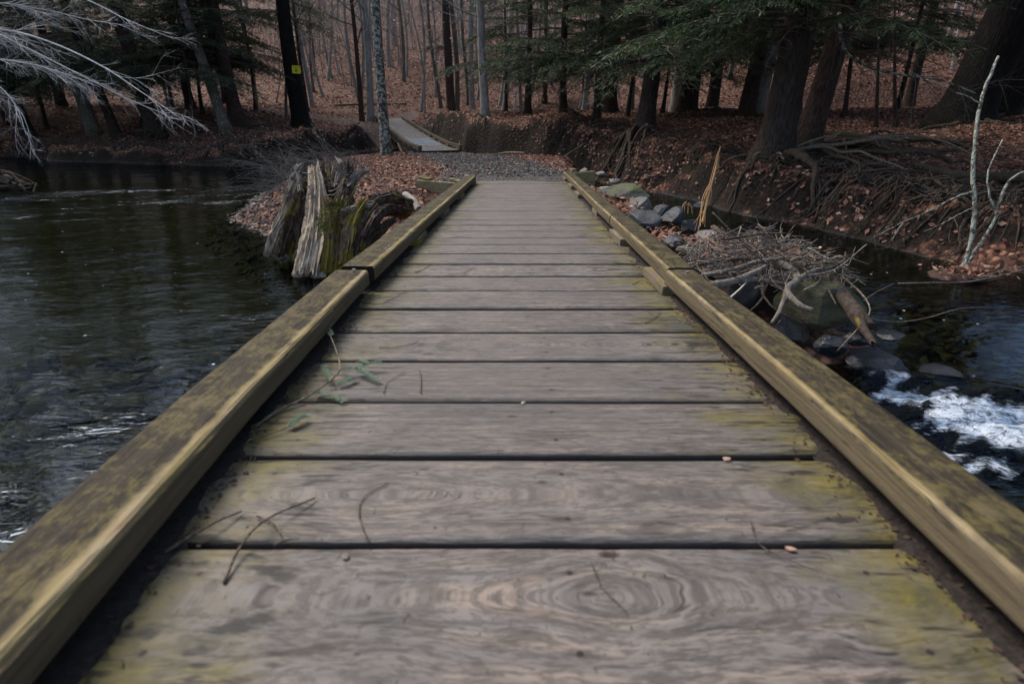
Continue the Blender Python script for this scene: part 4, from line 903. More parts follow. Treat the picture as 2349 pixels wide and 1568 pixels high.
def slope_tree(i, px, d, s=1.0, py=250):
    p = P(px, py, d); loc = (p[0], p[1], Hs(p[0], p[1]) - .05)
    if not used[i]: o = protos[i]; o.location = loc; tag(o, LB[i], 'tree' if i < 4 else 'sapling', LG[i]); used[i] = True
    else: copy_tree(protos[i], loc, rg.uniform(0, 6), s, tilt=(rg.normal() * .05, rg.normal() * .075))
for i, px, d, s in ((2, 1035, 30, .45), (1, 1047, 31, .9), (1, 1012, 33, .75), (3, 965, 31, .9), (2, 828, 29, .6), (0, 848, 29.5, .55), (3, 1000, 36, 1), (2, 705, 31, .5), (0, 718, 33, .7), (3, 745, 36, 1), (3, 770, 42, 1), (1, 930, 41, .9), (0, 900, 46, .9), (3, 880, 38, 1), (1, 1075, 34, .8), (3, 1195, 27, 1.0), (0, 1340, 27, .7), (1, 1450, 28, .7), (3, 590, 30, 1)): slope_tree(i, px, d, s)
n = 0
while n < 150:
    d = rg.uniform(33, 92) if rg.uniform() < .8 else rg.uniform(26, 40); px = rg.uniform(-150, 2500)
    p = P(px, 200, d)
    if p[1] < 30 and abs(p[0]) < 9: continue
    i = int(rg.choice(6, p=[.26, .20, .05, .29, .10, .10])); slope_tree(i, px, d, rg.uniform(.75, 1.25) if i > 1 else rg.uniform(.45, 1.0), 200); n += 1
n = 0
while n < 250:
    d = rg.uniform(29, 75) if n < 130 else rg.uniform(38, 95); px = rg.uniform(-150, 2500) if n < 130 else rg.uniform(620, 1250); p = P(px, 200, d)
    if p[1] < 30 and abs(p[0]) < 9: continue
    slope_tree(int(rg.choice([3, 4, 5], p=[.3, .35, .35])), px, d, rg.uniform(.6, 1.5), 200); n += 1

# yellow sign on the black trunk
L = np.array(SIGNT.location); sp0 = P(680, 160, 24.95)
sg = empty('sign', tuple(sp0)); tag(sg, 'small yellow square sign nailed to the black trunk', 'sign')
sg.location = (sp0[0], sp0[1] - .02, sp0[2]); sg.rotation_euler = (0, .06, .12)
V, Fc = box((0, 0, 0), (.36, .012, .31), 0, .004); mk('plate', V, Fc, M['yellow'], sg)
pk = MB()
for (x, z, w, h) in ((-.09, .09, .03, .05), (-.03, .10, .03, .04), (.04, .09, .04, .04), (.10, .095, .02, .05), (-.02, -.03, .07, .06), (.03, -.07, .05, .05), (-.06, -.09, .10, .012), (.0, .02, .16, .012)): pk.add(*box((x, -.008, z), (w, .004, h), 0, .001))
pk.obj('print', M['black'], sg)
for x, z in ((-.15, .13), (.15, .13), (-.15, -.13), (.15, -.13)): V, Fc = tube([(x, -.006, z), (x, -.014, z)], .008, 8); mk('nail', V, Fc, M['metal'], sg)
# white trail post
q = P(1182, 246, 25.5); wp = empty('trail_post', (q[0], q[1], Hs(q[0], q[1]))); tag(wp, 'slim white trail marker post under the hemlock boughs', 'post'); ht = .75
V, Fc = tube([(0, 0, -.1), (0, 0, ht * .6), (.01, 0, ht)], .055, 12, .05); mk('post', V, Fc, M['white'], wp, True)
V, Fc = tube([(.01, 0, ht - .01), (.01, 0, ht + .08), (.01, 0, ht + .11)], [.072, .068, .03], 12); mk('cap', V, Fc, M['white'], wp, True)
V, Fc = tube([(0, 0, ht * .80), (0, 0, ht * .86)], .058, 12); mk('band', V, Fc, M['black'], wp, True)
# logs
def log(name, pts, rad, mat, label, cat='log', group=None, sides=12, rough=.12, flute=.08, jag=.05, seed=1, parent=None):
    pts = np.array(pts); c = pts.mean(0); V, Fc = tube(resample(pts, max(14, len(pts) * 6)), np.interp(np.linspace(0, 1, max(14, len(pts) * 6)), np.linspace(0, 1, len(np.atleast_1d(rad))), np.atleast_1d(rad)), sides, rough, flute, seed, 5, jag)
    o = mk(name, V, Fc, mat, parent, True, None, c if parent is None else None)
    if parent is None: tag(o, label, cat, group)
    return o
def ground_pts(pp, d, lift=.06): 
    r = []
    for (px, py), dd in zip(pp, d): p = P(px, py, dd); r.append((p[0], p[1], Hs(p[0], p[1]) + lift))
    return r
log('fallen_log', ground_pts([(1622, 258), (1665, 258), (1705, 256)], [20, 20, 20], .1), [.085, .08, .06], M['pale'], 'pale fallen log lying on the terrace between two dark trunks')
log('fallen_log', ground_pts([(1560, 262), (1600, 262), (1650, 262)], [19, 19, 19], .06), [.05, .05, .04], M['hem'], 'dark rotten log just left of the pale fallen log')
log('fallen_log', ground_pts([(1870, 325), (1930, 330), (2010, 345)], [13, 12.5, 11.8], .05), [.07, .065, .05], M['hem'], 'dark log lying on the leaves beside the reddish leaning hemlock')
log('fallen_log', ground_pts([(2085, 440), (2160, 472), (2260, 478), (2400, 478)], [8.9, 8.4, 8.2, 8.0], .12), [.05, .065, .07, .06], M['root'], 'long brown log along the foot of the right bank behind the lichen saplings')
log('fallen_log', ground_pts([(980, 92), (1000, 95), (1040, 85)], [52, 52, 54], .2), [.18, .16, .12], M['grey'], 'grey log lying high on the far leafy slope')
log('fallen_log', ground_pts([(760, 190), (840, 200), (930, 207)], [33, 33.5, 34], .05), [.05, .045, .03], M['grey'], 'long thin grey log across the foot of the leafy slope, behind the far footbridge')
log('fallen_branch', [P(1205, 353, 15.0) + [0, 0, .02], P(1160, 351, 15.4), P(1120, 358, 15.4)], [.03, .04, .02], M['rootpale'], 'bare pale branch on the leaves right of the gravel path', 'branch', jag=0, sides=7)
log('fallen_branch', [P(1340, 330, 14.8), P(1290, 362, 14.0), P(1250, 388, 13.2)], [.02, .022, .012], M['twig'], 'thin stick leaning down the bank to the right of the path', 'branch', jag=0, sides=6)
log('firewood_block', [P(1180, 384, 12.3) + [0, 0, .03], P(1200, 386, 12.2) + [0, 0, .03], P(1222, 387, 12.1) + [0, 0, .02]], [.06, .07, .06], M['cut'], 'split piece of fresh tan wood lying beside the gravel path', 'wood block', sides=5, jag=.01)
log('fallen_branch', [P(905, 381, 13.0) + [0, 0, .02], P(930, 379, 13.1) + [0, 0, .03], P(942, 377, 13.1)], [.02, .02, .01], M['whitetwig'], 'short bleached stick on the leaves left of the gravel path', 'branch', jag=0, sides=6)
log('driftwood_log', [P(930, 447, 8.1), P(948, 462, 7.9), P(962, 482, 7.6)], [.055, .06, .045], M['pale'], 'short white-barked log between the retaining wall and the left rail', flute=.05, jag=.03)

# ------------------------------------------------------------------ big stump at the waterline, left of the bridge
st = empty('tree_stump', tuple(P(715, 628, 6.35))); SL = np.array(st.location)
tag(st, 'huge gnarled upturned stump standing in the water left of the footbridge', 'stump')
def sp_(name, pts, rad, mat, seed, flute=.28, rough=.12, jag=.10, sides=40, n=44, nf=12):
    q = np.array([P(a, b, c) for a, b, c in pts]) - SL; r = np.interp(np.linspace(0, 1, n), np.linspace(0, 1, len(rad)), rad)
    V, Fc = tube(resample(q, n), r, sides, rough, flute, seed, nf, jag); return mk(name, V, Fc, M[mat], st, False)
sp_('bole', [(708, 640, 6.25), (722, 570, 6.35), (728, 500, 6.45), (728, 440, 6.55), (722, 388, 6.65)], [.165, .155, .125, .105, .07], 'stumpale', 3, .30, .07, .10, 72, 60, 16)
sp_('bole', [(758, 640, 6.4), (768, 570, 6.45), (775, 510, 6.5), (790, 455, 6.55)], [.15, .20, .17, .08], 'stumpmoss', 5, .32, .12, .06, 60, 60, 14)
sp_('root', [(800, 618, 6.35), (818, 560, 6.35), (842, 500, 6.4), (862, 470, 6.45)], [.05, .075, .07, .05], 'stumpdark', 7, .35)
sp_('slab', [(622, 582, 6.95), (640, 530, 6.9), (662, 470, 6.85), (686, 408, 6.8)], [.05, .07, .065, .085], 'stumpale', 11, .35, .25, .06)
sp_('slab', [(655, 582, 6.9), (672, 530, 6.85), (690, 480, 6.85), (706, 430, 6.8)], [.07, .10, .09, .06], 'stumpmoss', 12, .4, .25)
sp_('slab', [(690, 570, 6.75), (697, 510, 6.75), (704, 455, 6.75)], [.06, .08, .06], 'stumpdark', 13, .4)
sp_('root', [(676, 420, 6.8), (694, 392, 6.85), (720, 385, 6.9), (742, 400, 6.85)], [.09, .10, .07, .05], 'drift', 14, .35, .3, .05)
sp_('root', [(785, 520, 6.5), (790, 460, 6.55), (797, 420, 6.6), (803, 378, 6.6)], [.12, .09, .07, .035], 'stumpdark', 15, .4, .3, .10)
sp_('root', [(797, 425, 6.6), (812, 412, 6.6), (828, 397, 6.6), (848, 392, 6.6)], [.07, .05, .035, .015], 'drift', 16, .3, .3, .03)
sp_('root', [(765, 445, 6.75), (760, 410, 6.8), (757, 385, 6.85), (748, 362, 6.9)], [.09, .06, .04, .02], 'stumpdark', 17, .4, .3, .08)
sp_('root', [(745, 440, 6.7), (735, 405, 6.75), (740, 375, 6.8)], [.06, .05, .02], 'stumpdark', 18, .4, .3, .08)
sp_('root', [(775, 430, 6.7), (778, 400, 6.75), (782, 376, 6.75), (775, 365, 6.8)], [.05, .045, .03, .012], 'drift', 26, .4, .3, .08)
sp_('root', [(800, 500, 6.5), (830, 485, 6.5), (862, 462, 6.55), (905, 455, 6.7), (930, 462, 6.8)], [.07, .07, .06, .06, .03], 'stumpdark', 19, .35, .35, .05)
sp_('root', [(782, 487, 6.3), (810, 478, 6.35), (840, 473, 6.4), (878, 480, 6.45)], [.030, .032, .03, .02], 'drift', 20, .2, .25, .0)
sp_('root', [(838, 545, 6.3), (860, 505, 6.3), (885, 480, 6.4), (925, 478, 6.5)], [.05, .055, .05, .03], 'stumpdark', 21, .35, .3, .05)
sp_('root', [(860, 470, 6.7), (900, 468, 6.9), (935, 478, 7.1)], [.12, .15, .12], 'stumpdark', 22, .25, .2, .03)
sp_('slab', [(612, 584, 6.9), (625, 545, 6.9), (650, 500, 6.85), (672, 452, 6.8)], [.03, .05, .05, .03], 'stumpale', 31, .4, .2, .10)
sp_('slab', [(640, 585, 6.75), (655, 540, 6.75), (676, 490, 6.7), (690, 440, 6.7)], [.04, .07, .07, .04], 'stumpdark', 32, .45, .2, .10)
sp_('slab', [(745, 625, 6.25), (752, 560, 6.28), (748, 500, 6.35), (745, 455, 6.4)], [.06, .07, .06, .03], 'stumpmoss', 33, .4, .2, .10)
sp_('slab', [(790, 610, 6.3), (800, 550, 6.3), (812, 500, 6.35), (835, 462, 6.4)], [.07, .09, .07, .04], 'stumpmoss', 34, .4, .25, .10)
sp_('root', [(825, 600, 6.4), (850, 550, 6.35), (880, 520, 6.4), (905, 505, 6.5)], [.03, .05, .05, .03], 'stumpdark', 35, .4, .3, .08)
for i_, (x0_, x1_, y1_) in enumerate(((690, 676, 385), (712, 704, 372), (735, 728, 366), (752, 766, 372), (790, 790, 372), (806, 822, 384), (700, 690, 378))): sp_('splinter', [(x0_, 440, 6.65 + .03 * i_), ((x0_ + x1_) / 2 + 3, 410, 6.68 + .03 * i_), (x1_, y1_, 6.7 + .03 * i_)], [.035, .028, .006], ('drift', 'stumpdark', 'stumpale')[i_ % 3], 40 + i_, .5, .3, .05, 16, 20, 8)
rg = np.random.default_rng(55)
W = MB()
for k in range(46):        # hanging rootlets and splinters
    a = rg.uniform(665, 880); b = rg.uniform(380, 500); d = rg.uniform(6.3, 6.8); p = P(a, b, d) - SL; q = [p]
    dr = rg.normal(size=3) * [.5, .3, .5] + [0, 0, -.1]
    for j in range(5): dr = dr + rg.normal(size=3) * .35; q.append(q[-1] + dr / np.linalg.norm(dr) * rg.uniform(.02, .06))
    W.add(*tube(np.array(q), np.linspace(.006, .002, 6), 4, cap=False))
W.obj('rootlets', M['drift'], st)
W = MB()
for k in range(260):       # grass tuft on the stump and shredded fibre
    b = P(775 + rg.normal() * 12, 470 + rg.normal() * 6, 6.28) - SL if k < 130 else P(745 + rg.normal() * 9, 505 + rg.uniform(-25, 25), 6.20) - SL
    dr = rg.normal(size=3) * .5 + [0, -.3, .6 if k < 130 else -.6]; dr /= np.linalg.norm(dr); L_ = rg.uniform(.05, .12)
    W.add(np.array([b + [.003, 0, 0], b - [.003, 0, 0], b + dr * L_ * .6 + [0, 0, -.005], b + dr * L_ + [0, 0, -.35 * L_]]), [(0, 1, 2), (1, 3, 2)])
W.obj('grass_tuft', M['grass'], st)
# flood-laid brush behind the stump
bush = empty('brush_pile', tuple(P(700, 372, 9.5))); tag(bush, 'grey tangle of thin bare brush behind the stump', 'brush'); BLc = np.array(bush.location); W = MB()
for k in range(170):
    b = P(rg.uniform(640, 860), rg.uniform(372, 395), rg.uniform(8.5, 13.5)); b[2] = Hs(b[0], b[1]); az = rg.uniform(1.9, 3.9); L_ = rg.uniform(.6, 1.7); q = [b - BLc]; dr = np.array([math.cos(az), math.sin(az) * .5, rg.uniform(.15, .75)])
    for j in range(6): dr = dr + rg.normal(size=3) * .10 + [0, 0, -.10]; q.append(q[-1] + dr / np.linalg.norm(dr) * L_ / 6)
    W.add(*tube(np.array(q), np.linspace(.0055, .002, 7), 3, cap=False))
    for m_ in range(3):
        i = rg.integers(2, 6); e = dr + rg.normal(size=3) * .6; e /= np.linalg.norm(e); W.add(*tube(np.array([q[i], q[i] + e * .12, q[i] + e * .26 + rg.normal(size=3) * .03]), [.003, .002, .0015], 3, cap=False))
W.obj('twigs', M['drift'], bush)

# ------------------------------------------------------------------ boulders
def boulder(px, py, d, w, h, mat, label, seed, dep=None, rot=0, group=None, cat='boulder'):
    c = P(px, py, d); rx = w / F * d / 2; rz_ = h / F * d / 2; V, Fc = rock((0, 0, 0), (rx * 1.15, (dep or rx) * 1.15, rz_ * 1.35), seed, 13, .10, rot)
    o = mk('boulder', V + c, Fc, mat, None, False, None, c); 
    me = o.data
    tag(o, label, cat, group); return o
boulder(1395, 437, 8.6, 68, 20, M['rk_tan'], 'pale flat slab at the far end of the rocks beside the right rail', 1)
boulder(1432, 444, 8.0, 125, 34, M['rk_moss'], 'long flat greenish slab lying beyond the rounded rocks', 2, .35)
boulder(1460, 478, 7.2, 66, 46, M['rk_grey'], 'light grey rounded rock in front of the long greenish slab', 3)
boulder(1482, 508, 6.4, 92, 56, M['rk_blue'], 'large smooth slate-blue rock touching the right rail', 4)
boulder(1548, 497, 6.7, 60, 38, M['rk_blue'], 'dark slate rock at the edge of the right channel', 5)
boulder(1520, 484, 7.0, 40, 22, M['rk_blue'], 'small slate stone tucked behind the dark slate rock', 15)
boulder(1583, 520, 6.1, 52, 40, M['rk_blue'], 'round purplish-grey stone at the foot of the dry straw stalks', 6)
boulder(1625, 545, 5.9, 56, 40, M['rk_grey'], 'grey stone half buried in leaves behind the twig pile', 7)
boulder(1590, 582, 5.2, 80, 52, M['rk_moss'], 'ochre-mossed boulder under the white dead stalks', 8)
boulder(1545, 560, 5.3, 50, 40, M['rk_blue'], 'dark wedge stone next to the right rail under leaves', 9)
boulder(1712, 668, 4.55, 90, 60, M['rk_blue'], 'dark grey rock beneath the driftwood branches by the right rail', 10)
boulder(1872, 700, 4.15, 190, 96, M['rk_moss2'], 'big pointed green-mossed boulder below the twig pile', 11, .16, -.75)
boulder(1800, 765, 4.1, 90, 80, M['rk_wetbrown'], 'dark boulder between the big pointed one and the right rail', 12, .18, -.4)
boulder(1905, 790, 3.75, 62, 45, M['rk_wet'], 'wet black stone just outside the right rail at the rapids', 13)
boulder(1960, 775, 3.85, 60, 30, M['rk_wet'], 'wet black stone below the end of the rotting log', 14)
boulder(2045, 768, 4.2, 60, 18, M['rk_wet'], 'flat wet black stone standing out of the stream near the log end', 16)
boulder(2020, 836, 3.95, 130, 46, M['rk_wet'], 'broad water-washed dark rock above the rapids', 17)
boulder(2150, 850, 3.95, 90, 20, M['rk_wet'], 'low wet rock washed by water just above the foam', 18)
boulder(1650, 620, 4.5, 70, 40, M['rk_grey'], 'grey stone in the gap between driftwood and right rail', 19)
for k, (px, py, d, w, h) in enumerate(((598, 505, 9.1, 26, 12), (575, 533, 8.6, 30, 9), (588, 515, 8.8, 18, 9), (545, 498, 9.4, 16, 7), (690, 395, 13, 22, 8), (1010, 395, 11, 26, 5), (855, 455, 8.0, 22, 8), (1600, 470, 9.8, 26, 12), (1380, 400, 12, 24, 14), (1340, 392, 12.4, 20, 10), (1410, 415, 11, 26, 12), (2330, 560, 8.0, 40, 14))):
    boulder(px, py, d, w, h, M['rk_grey'], 'small grey stone lying loose at the water margin', 40 + k, group='small stones on the margins', cat='stone')

# ------------------------------------------------------------------ driftwood pile on the right of the bridge
def stick(pts, r0, r1, mat, label, seed=1, group=None, name='driftwood_branch', cat='driftwood', sides=8, kids=(), jag=0.02):
    if seed < 12: pts = [(p[0], p[1], p[2] * .90) for p in pts]; kids = [([(p[0], p[1], p[2] * .90) for p in k[0]], k[1], k[2]) for k in kids]
    q = np.array([P(*p) for p in pts]); n = 10 + 4 * len(q); c = q[0].copy(); root = empty(name, tuple(c)); tag(root, label, cat, group)
    V, Fc = tube(resample(q, n) - c, np.linspace(r0, r1, n), sides, .22, .06, seed, 4, jag); mk('limb', V, Fc, mat, root, True)
    for kp, a, b in kids:
        kq = np.array([P(*p) for p in kp]); V, Fc = tube(resample(kq, 14) - c, np.linspace(a, b, 14), 6, .22, 0, seed + 3); mk('side_branch', V, Fc, mat, root, True)
    return root
tw = M['twig']; dr_ = M['drift']
stick([(1635, 520, 5.6), (1690, 560, 5.2), (1738, 612, 4.8), (1752, 680, 4.5)], .022, .014, tw, 'forked grey branch lying over the top of the twig pile', 1, kids=(([(1752, 680, 4.5), (1735, 700, 4.45), (1718, 715, 4.4)], .010, .005), ([(1752, 680, 4.5), (1780, 710, 4.4), (1845, 742, 4.3)], .009, .003), ([(1752, 668, 4.5), (1765, 640, 4.5), (1770, 610, 4.55)], .008, .004)))
stick([(1585, 612, 4.7), (1640, 600, 4.7), (1720, 592, 4.7), (1800, 600, 4.7), (1880, 640, 4.5), (1920, 700, 4.3)], .017, .006, tw, 'long bending branch reaching from the right rail over the mossy boulder', 2)
stick([(1610, 632, 4.5), (1680, 618, 4.55), (1740, 600, 4.6), (1810, 590, 4.7)], .020, .012, dr_, 'straight grey stick running under the forked branch', 3)
stick([(1625, 655, 4.3), (1680, 645, 4.35), (1730, 625, 4.4), (1755, 612, 4.45)], .030, .018, dr_, 'thick pale-barked branch stub pointing at the right rail', 4, kids=(([(1680, 645, 4.35), (1740, 642, 4.4), (1800, 652, 4.45)], .022, .015),))
stick([(1770, 600, 4.7), (1810, 615, 4.6), (1830, 640, 4.5), (1805, 665, 4.4), (1835, 700, 4.25), (1865, 712, 4.2)], .032, .018, dr_, 'gnarled grey root with a broken end above the big mossy boulder', 5, kids=(([(1830, 640, 4.5), (1870, 620, 4.5), (1905, 615, 4.55)], .020, .012), ([(1805, 665, 4.4), (1790, 710, 4.3), (1770, 740, 4.2)], .022, .010)))
stick([(1845, 600, 4.9), (1900, 640, 4.6), (1950, 700, 4.3), (1990, 755, 4.1)], .045, .055, M['driftdark'], 'rotting brown log sloping down behind the mossy boulder', 6, name='driftwood_log', jag=.06, sides=14)
stick([(1965, 720, 4.15), (1985, 760, 4.0), (2005, 790, 3.9)], .035, .02, M['driftdark'], 'splintered dark log end touching the water', 7, name='driftwood_log', jag=.06, sides=12)
stick([(1925, 628, 4.6), (1975, 672, 4.35), (1996, 710, 4.2), (1975, 745, 4.1), (1920, 805, 3.9)], .008, .003, M['rootpale'], 'thin pale root looping over the rotting log', 8, sides=5)
stick([(1700, 585, 4.9), (1760, 570, 4.95), (1800, 585, 4.85), (1835, 600, 4.8)], .012, .006, dr_, 'curved grey stick on the crown of the twig pile', 9, sides=6)
stick([(1655, 700, 4.1), (1700, 660, 4.3), (1725, 630, 4.45)], .007, .004, M['whitetwig'], 'thin straight white twig leaning on the driftwood', 10, sides=5)
stick([(1905, 615, 4.6), (1935, 600, 4.6), (1940, 580, 4.65)], .012, .008, M['driftdark'], 'short dark upright stub at the right of the pile', 11, sides=7)
stick([(1620, 545, 5.4), (1636, 555, 5.2), (1655, 568, 5.1)], .018, .012, M['cut'], 'broken tan piece of wood lying in the leaf mound', 12, sides=6)
stick([(1725, 565, 5.0), (1745, 552, 5.0)], .014, .013, M['cut'], 'small pale wood chip on top of the pile', 13, sides=5)
pc = P(1760, 600, 4.8); W = MB()
for k in range(850):
    a = rg.uniform(0, 2 * PI); r_ = rg.uniform(0, 1) ** .6; px = 1755 + math.cos(a) * 185 * r_; py = 584 + math.sin(a) * 58 * r_ + .28 * (px - 1755) * (px > 1755); d = 4.9 + .35 * rg.normal() * .5 - (py - 590) * .006
    d *= rg.uniform(.86, .96); p = P(px, py, d); L_ = rg.uniform(.05, .32); dr = rg.normal(size=3) * [1, .8, .28]; dr /= np.linalg.norm(dr); q = [p - dr * L_ / 2]
    for j in range(4): dr = dr + rg.normal(size=3) * .25; q.append(q[-1] + dr / np.linalg.norm(dr) * L_ / 4)
    W.add(*tube(np.array(q), np.linspace(rg.uniform(.002, .006), .0016, 5), 3, cap=False))
tag(W.obj('twig_litter', dr_), 'mat of countless broken twigs caught on the rocks right of the footbridge', 'twigs', kind='stuff')
for k in range(34):
    px = rg.uniform(1640, 1930); py = 572 + .40 * max(0, px - 1760) + rg.uniform(-38, 50); d = rg.uniform(4.0, 4.7) if px > 1760 else rg.uniform(4.4, 5.0); an = rg.uniform(-.9, .5); L_ = rg.uniform(60, 170); cv = rg.normal() * 22
    q = [(px - math.cos(an) * L_ / 2, py + math.sin(an) * L_ / 2, d), (px, py + cv, d - .06), (px + math.cos(an) * L_ / 2, py - math.sin(an) * L_ / 2, d + .05)]; r0 = rg.uniform(.004, .011)
    kd = [([q[1], (q[1][0] + rg.uniform(10, 45), q[1][1] + rg.uniform(-35, 35), d - .08), (q[1][0] + rg.uniform(40, 80), q[1][1] + rg.uniform(-50, 50), d)], r0 * .6, r0 * .25)] if k % 2 else ()
    stick(q, r0, r0 * .4, (dr_, tw, M['driftdark'])[k % 3], 'loose broken stick jammed in the driftwood pile right of the footbridge', 20 + k, 'loose sticks of the driftwood pile', sides=6, kids=kd)
# soil and leaf mound under the pile
V, Fc = rock((0, 0, 0), (.48, .34, .40), 77, 3, .35, -.5); c = P(1765, 640, 4.75); c[2] = .10
V2, F2 = rock((0, 0, 0), (.50, .55, .24), 78, 3, .35, 0); c2 = P(1610, 575, 5.5) ; c2[2] = .10
mb = MB(); mb.add(V + c, Fc); mb.add(V2 + c2, F2); mnd = mb.obj('leaf_mound', M['mud'], None, True); tag(mnd, 'dark mound of soil and leaf crumbs under the twig pile', 'leaf mound', kind='stuff')
def leaves_on(name, centers, n, size, label, seed, mat='leaf', tilt=.6):
    rg = np.random.default_rng(seed); C = np.concatenate([c + rg.normal(size=(m, 3)) * s for c, s, m in centers]); m = len(C); hd = rg.uniform(0, 6.28, m); L = rg.uniform(*size, m)
    q = np.c_[C, hd, L, L * rg.uniform(.18, .32, m), rg.normal(size=m) * tilt, rg.uniform(-tilt, tilt, m)]; V = quads(q)
    o = mk(name, V, (np.arange(m)[:, None] * 4 + np.arange(4)), M[mat], None, False, {'rv': np.repeat(rg.uniform(.25, 1, m), 4), 'rw': np.repeat(rg.uniform(0, 1, m), 4)}); tag(o, label, 'fallen leaves', kind='stuff'); return o
leaves_on('leaf_litter', [(P(1745, 592, 4.7), np.array([.24, .16, .04]), 900), (P(1660, 572, 5.1), np.array([.16, .16, .04]), 500), (P(1565, 560, 5.35), np.array([.12, .15, .03]), 260), (P(1525, 535, 5.7), np.array([.08, .12, .03]), 160), (P(1440, 470, 7.0), np.array([.08, .3, .03]), 120), (P(1820, 625, 4.45), np.array([.12, .10, .05]), 260)], 0, (.03, .08), 'dry brown leaves caught in the twig pile right of the footbridge', 5)
# dry straw stalks and white dead stalks
stw = empty('dry_weed', tuple(P(1600, 520, 5.9))); tag(stw, 'slim splintered orange snag with dry straw stalks standing among the rocks', 'weed'); c = np.array(stw.location)
V, Fc = tube(resample(np.array([P(1612, 510, 5.9), P(1620, 470, 5.9), P(1634, 415, 5.9), P(1652, 338, 5.9)]) - c, 24), np.linspace(.013, .003, 24), 7, .35, .3, 5, 4, .05); mk('snag', V, Fc, M['straw'], stw)
for k in range(6):
    q = np.array([P(1600 + rg.uniform(-22, 18), 520 + rg.uniform(-8, 12), 5.9 + rg.normal() * .06), P(1618 + rg.normal() * 9, 460 + rg.normal() * 8, 5.9), P(1636 + rg.normal() * 5, 410, 5.9), P(1650 + rg.normal() * 3, rg.uniform(338, 400), 5.9)]) - c
    V, Fc = tube(resample(q, 12), np.linspace(.0042, .0014, 12), 4, .2, 0, k); mk('stalk', V, Fc, M['straw'], stw)
wst = empty('dead_stalks', tuple(P(1605, 585, 5.0))); tag(wst, 'clump of bent white dead stalks standing by the right rail', 'weed'); c = np.array(wst.location)
for pts in ([(1648, 605, 4.95), (1662, 640, 4.9), (1650, 530, 5.0)], [(1570, 575, 5.0), (1592, 545, 5.05), (1625, 560, 5.05), (1600, 598, 5.0)], [(1600, 560, 5.0), (1625, 590, 5.0), (1655, 600, 4.95)], [(1575, 600, 4.95), (1600, 575, 5), (1585, 560, 5)], [(1640, 535, 5.1), (1655, 575, 5.0), (1668, 625, 4.9)], [(1520, 540, 5.5), (1560, 560, 5.3), (1585, 600, 5.0), (1560, 612, 5.0)], [(1700, 520, 5.4), (1690, 555, 5.3), (1700, 580, 5.2)], [(1610, 545, 5.1), (1640, 590, 5.0)]):
    q = np.array([P(*p) for p in pts]) - c; V, Fc = tube(resample(q, 14), np.linspace(.005, .0022, 14), 4, .2, 0, 3); mk('stalk', V, Fc, M['whitetwig'], wst)
dw = empty('dry_weed', tuple(P(1573, 485, 6.6))); tag(dw, 'small bent russet stalks on the dark slate rock', 'weed'); c = np.array(dw.location)
for pts in ([(1570, 488, 6.6), (1572, 468, 6.6), (1585, 474, 6.6), (1588, 490, 6.6)], [(1578, 490, 6.6), (1580, 465, 6.6), (1590, 478, 6.6)], [(1565, 485, 6.6), (1567, 470, 6.6), (1575, 462, 6.6)]):
    q = np.array([P(*p) for p in pts]) - c; V, Fc = tube(resample(q, 12), .0035, 4); mk('stalk', V, Fc, M['straw'], dw)

# ------------------------------------------------------------------ lichen saplings rising from the right channel
ls = empty('sapling', tuple(P(2208, 622, 6.25))); tag(ls, 'forked lichen-covered sapling rising from a leafy clump in the right channel', 'sapling'); c = np.array(ls.location)
def lim(name, pts, r0, r1, par, mat='lichen2', n=26, s=1):
    q = np.array([P(*p) for p in pts]) - c; q = resample(q, n); wb = np.random.default_rng(s + 70).normal(size=(n, 3)).cumsum(0) * .0035; wb -= np.linspace(0, 1, n)[:, None] * wb[-1]; V, Fc = tube(q + wb, np.linspace(r0, r1, n) * .74, 9, .3, 0, s); mk(name, V, Fc, M[mat], par, True)
lim('trunk', [(2205, 625, 6.25), (2226, 560, 6.25), (2232, 490, 6.25), (2232, 400, 6.25), (2236, 310, 6.25), (2248, 240, 6.25), (2262, 195, 6.25), (2290, 130, 6.3)], .034, .020, ls, n=50)
lim('stem', [(2210, 618, 6.25), (2250, 560, 6.2), (2280, 510, 6.15), (2292, 470, 6.1), (2310, 425, 6.1), (2349, 400, 6.0), (2420, 370, 5.9)], .028, .014, ls, n=40, s=2)
lim('branch', [(2290, 485, 6.12), (2276, 455, 6.1), (2270, 400, 6.1), (2285, 350, 6.1), (2300, 320, 6.1)], .016, .008, ls, s=3)
lim('branch', [(2230, 440, 6.25), (2190, 455, 6.1), (2140, 480, 6.0), (2080, 505, 5.9), (2000, 545, 5.8)], .016, .004, ls, s=4)
lim('branch', [(2230, 478, 6.25), (2190, 498, 6.1), (2160, 512, 6.0), (2120, 530, 5.9)], .010, .004, ls, s=5)
lim('branch', [(2080, 505, 5.9), (2060, 530, 5.9), (2045, 550, 5.9)], .006, .003, ls, s=6)
lim('branch', [(2248, 240, 6.25), (2210, 215, 6.2), (2150, 190, 6.1), (2080, 160, 6.0)], .010, .003, ls, s=7)
lim('branch', [(2190, 498, 6.1), (2205, 540, 6.1), (2230, 555, 6.1)], .006, .003, ls, s=8)
V, Fc = rock((0, 0, 0), (.36, .22, .075), 91, 3, .3); c9 = P(2215, 635, 6.2); c9[2] = .0
o = mk('leaf_clump', V + c9, Fc, M['mud'], None, True, None, c9); tag(o, 'low muddy clump at the foot of the forked lichen sapling', 'leaf clump')
leaves_on('leaf_litter', [(c9 + [0, 0, .07], np.array([.17, .10, .02]), 260)], 0, (.04, .085), 'brown leaves heaped at the foot of the forked lichen sapling', 8)
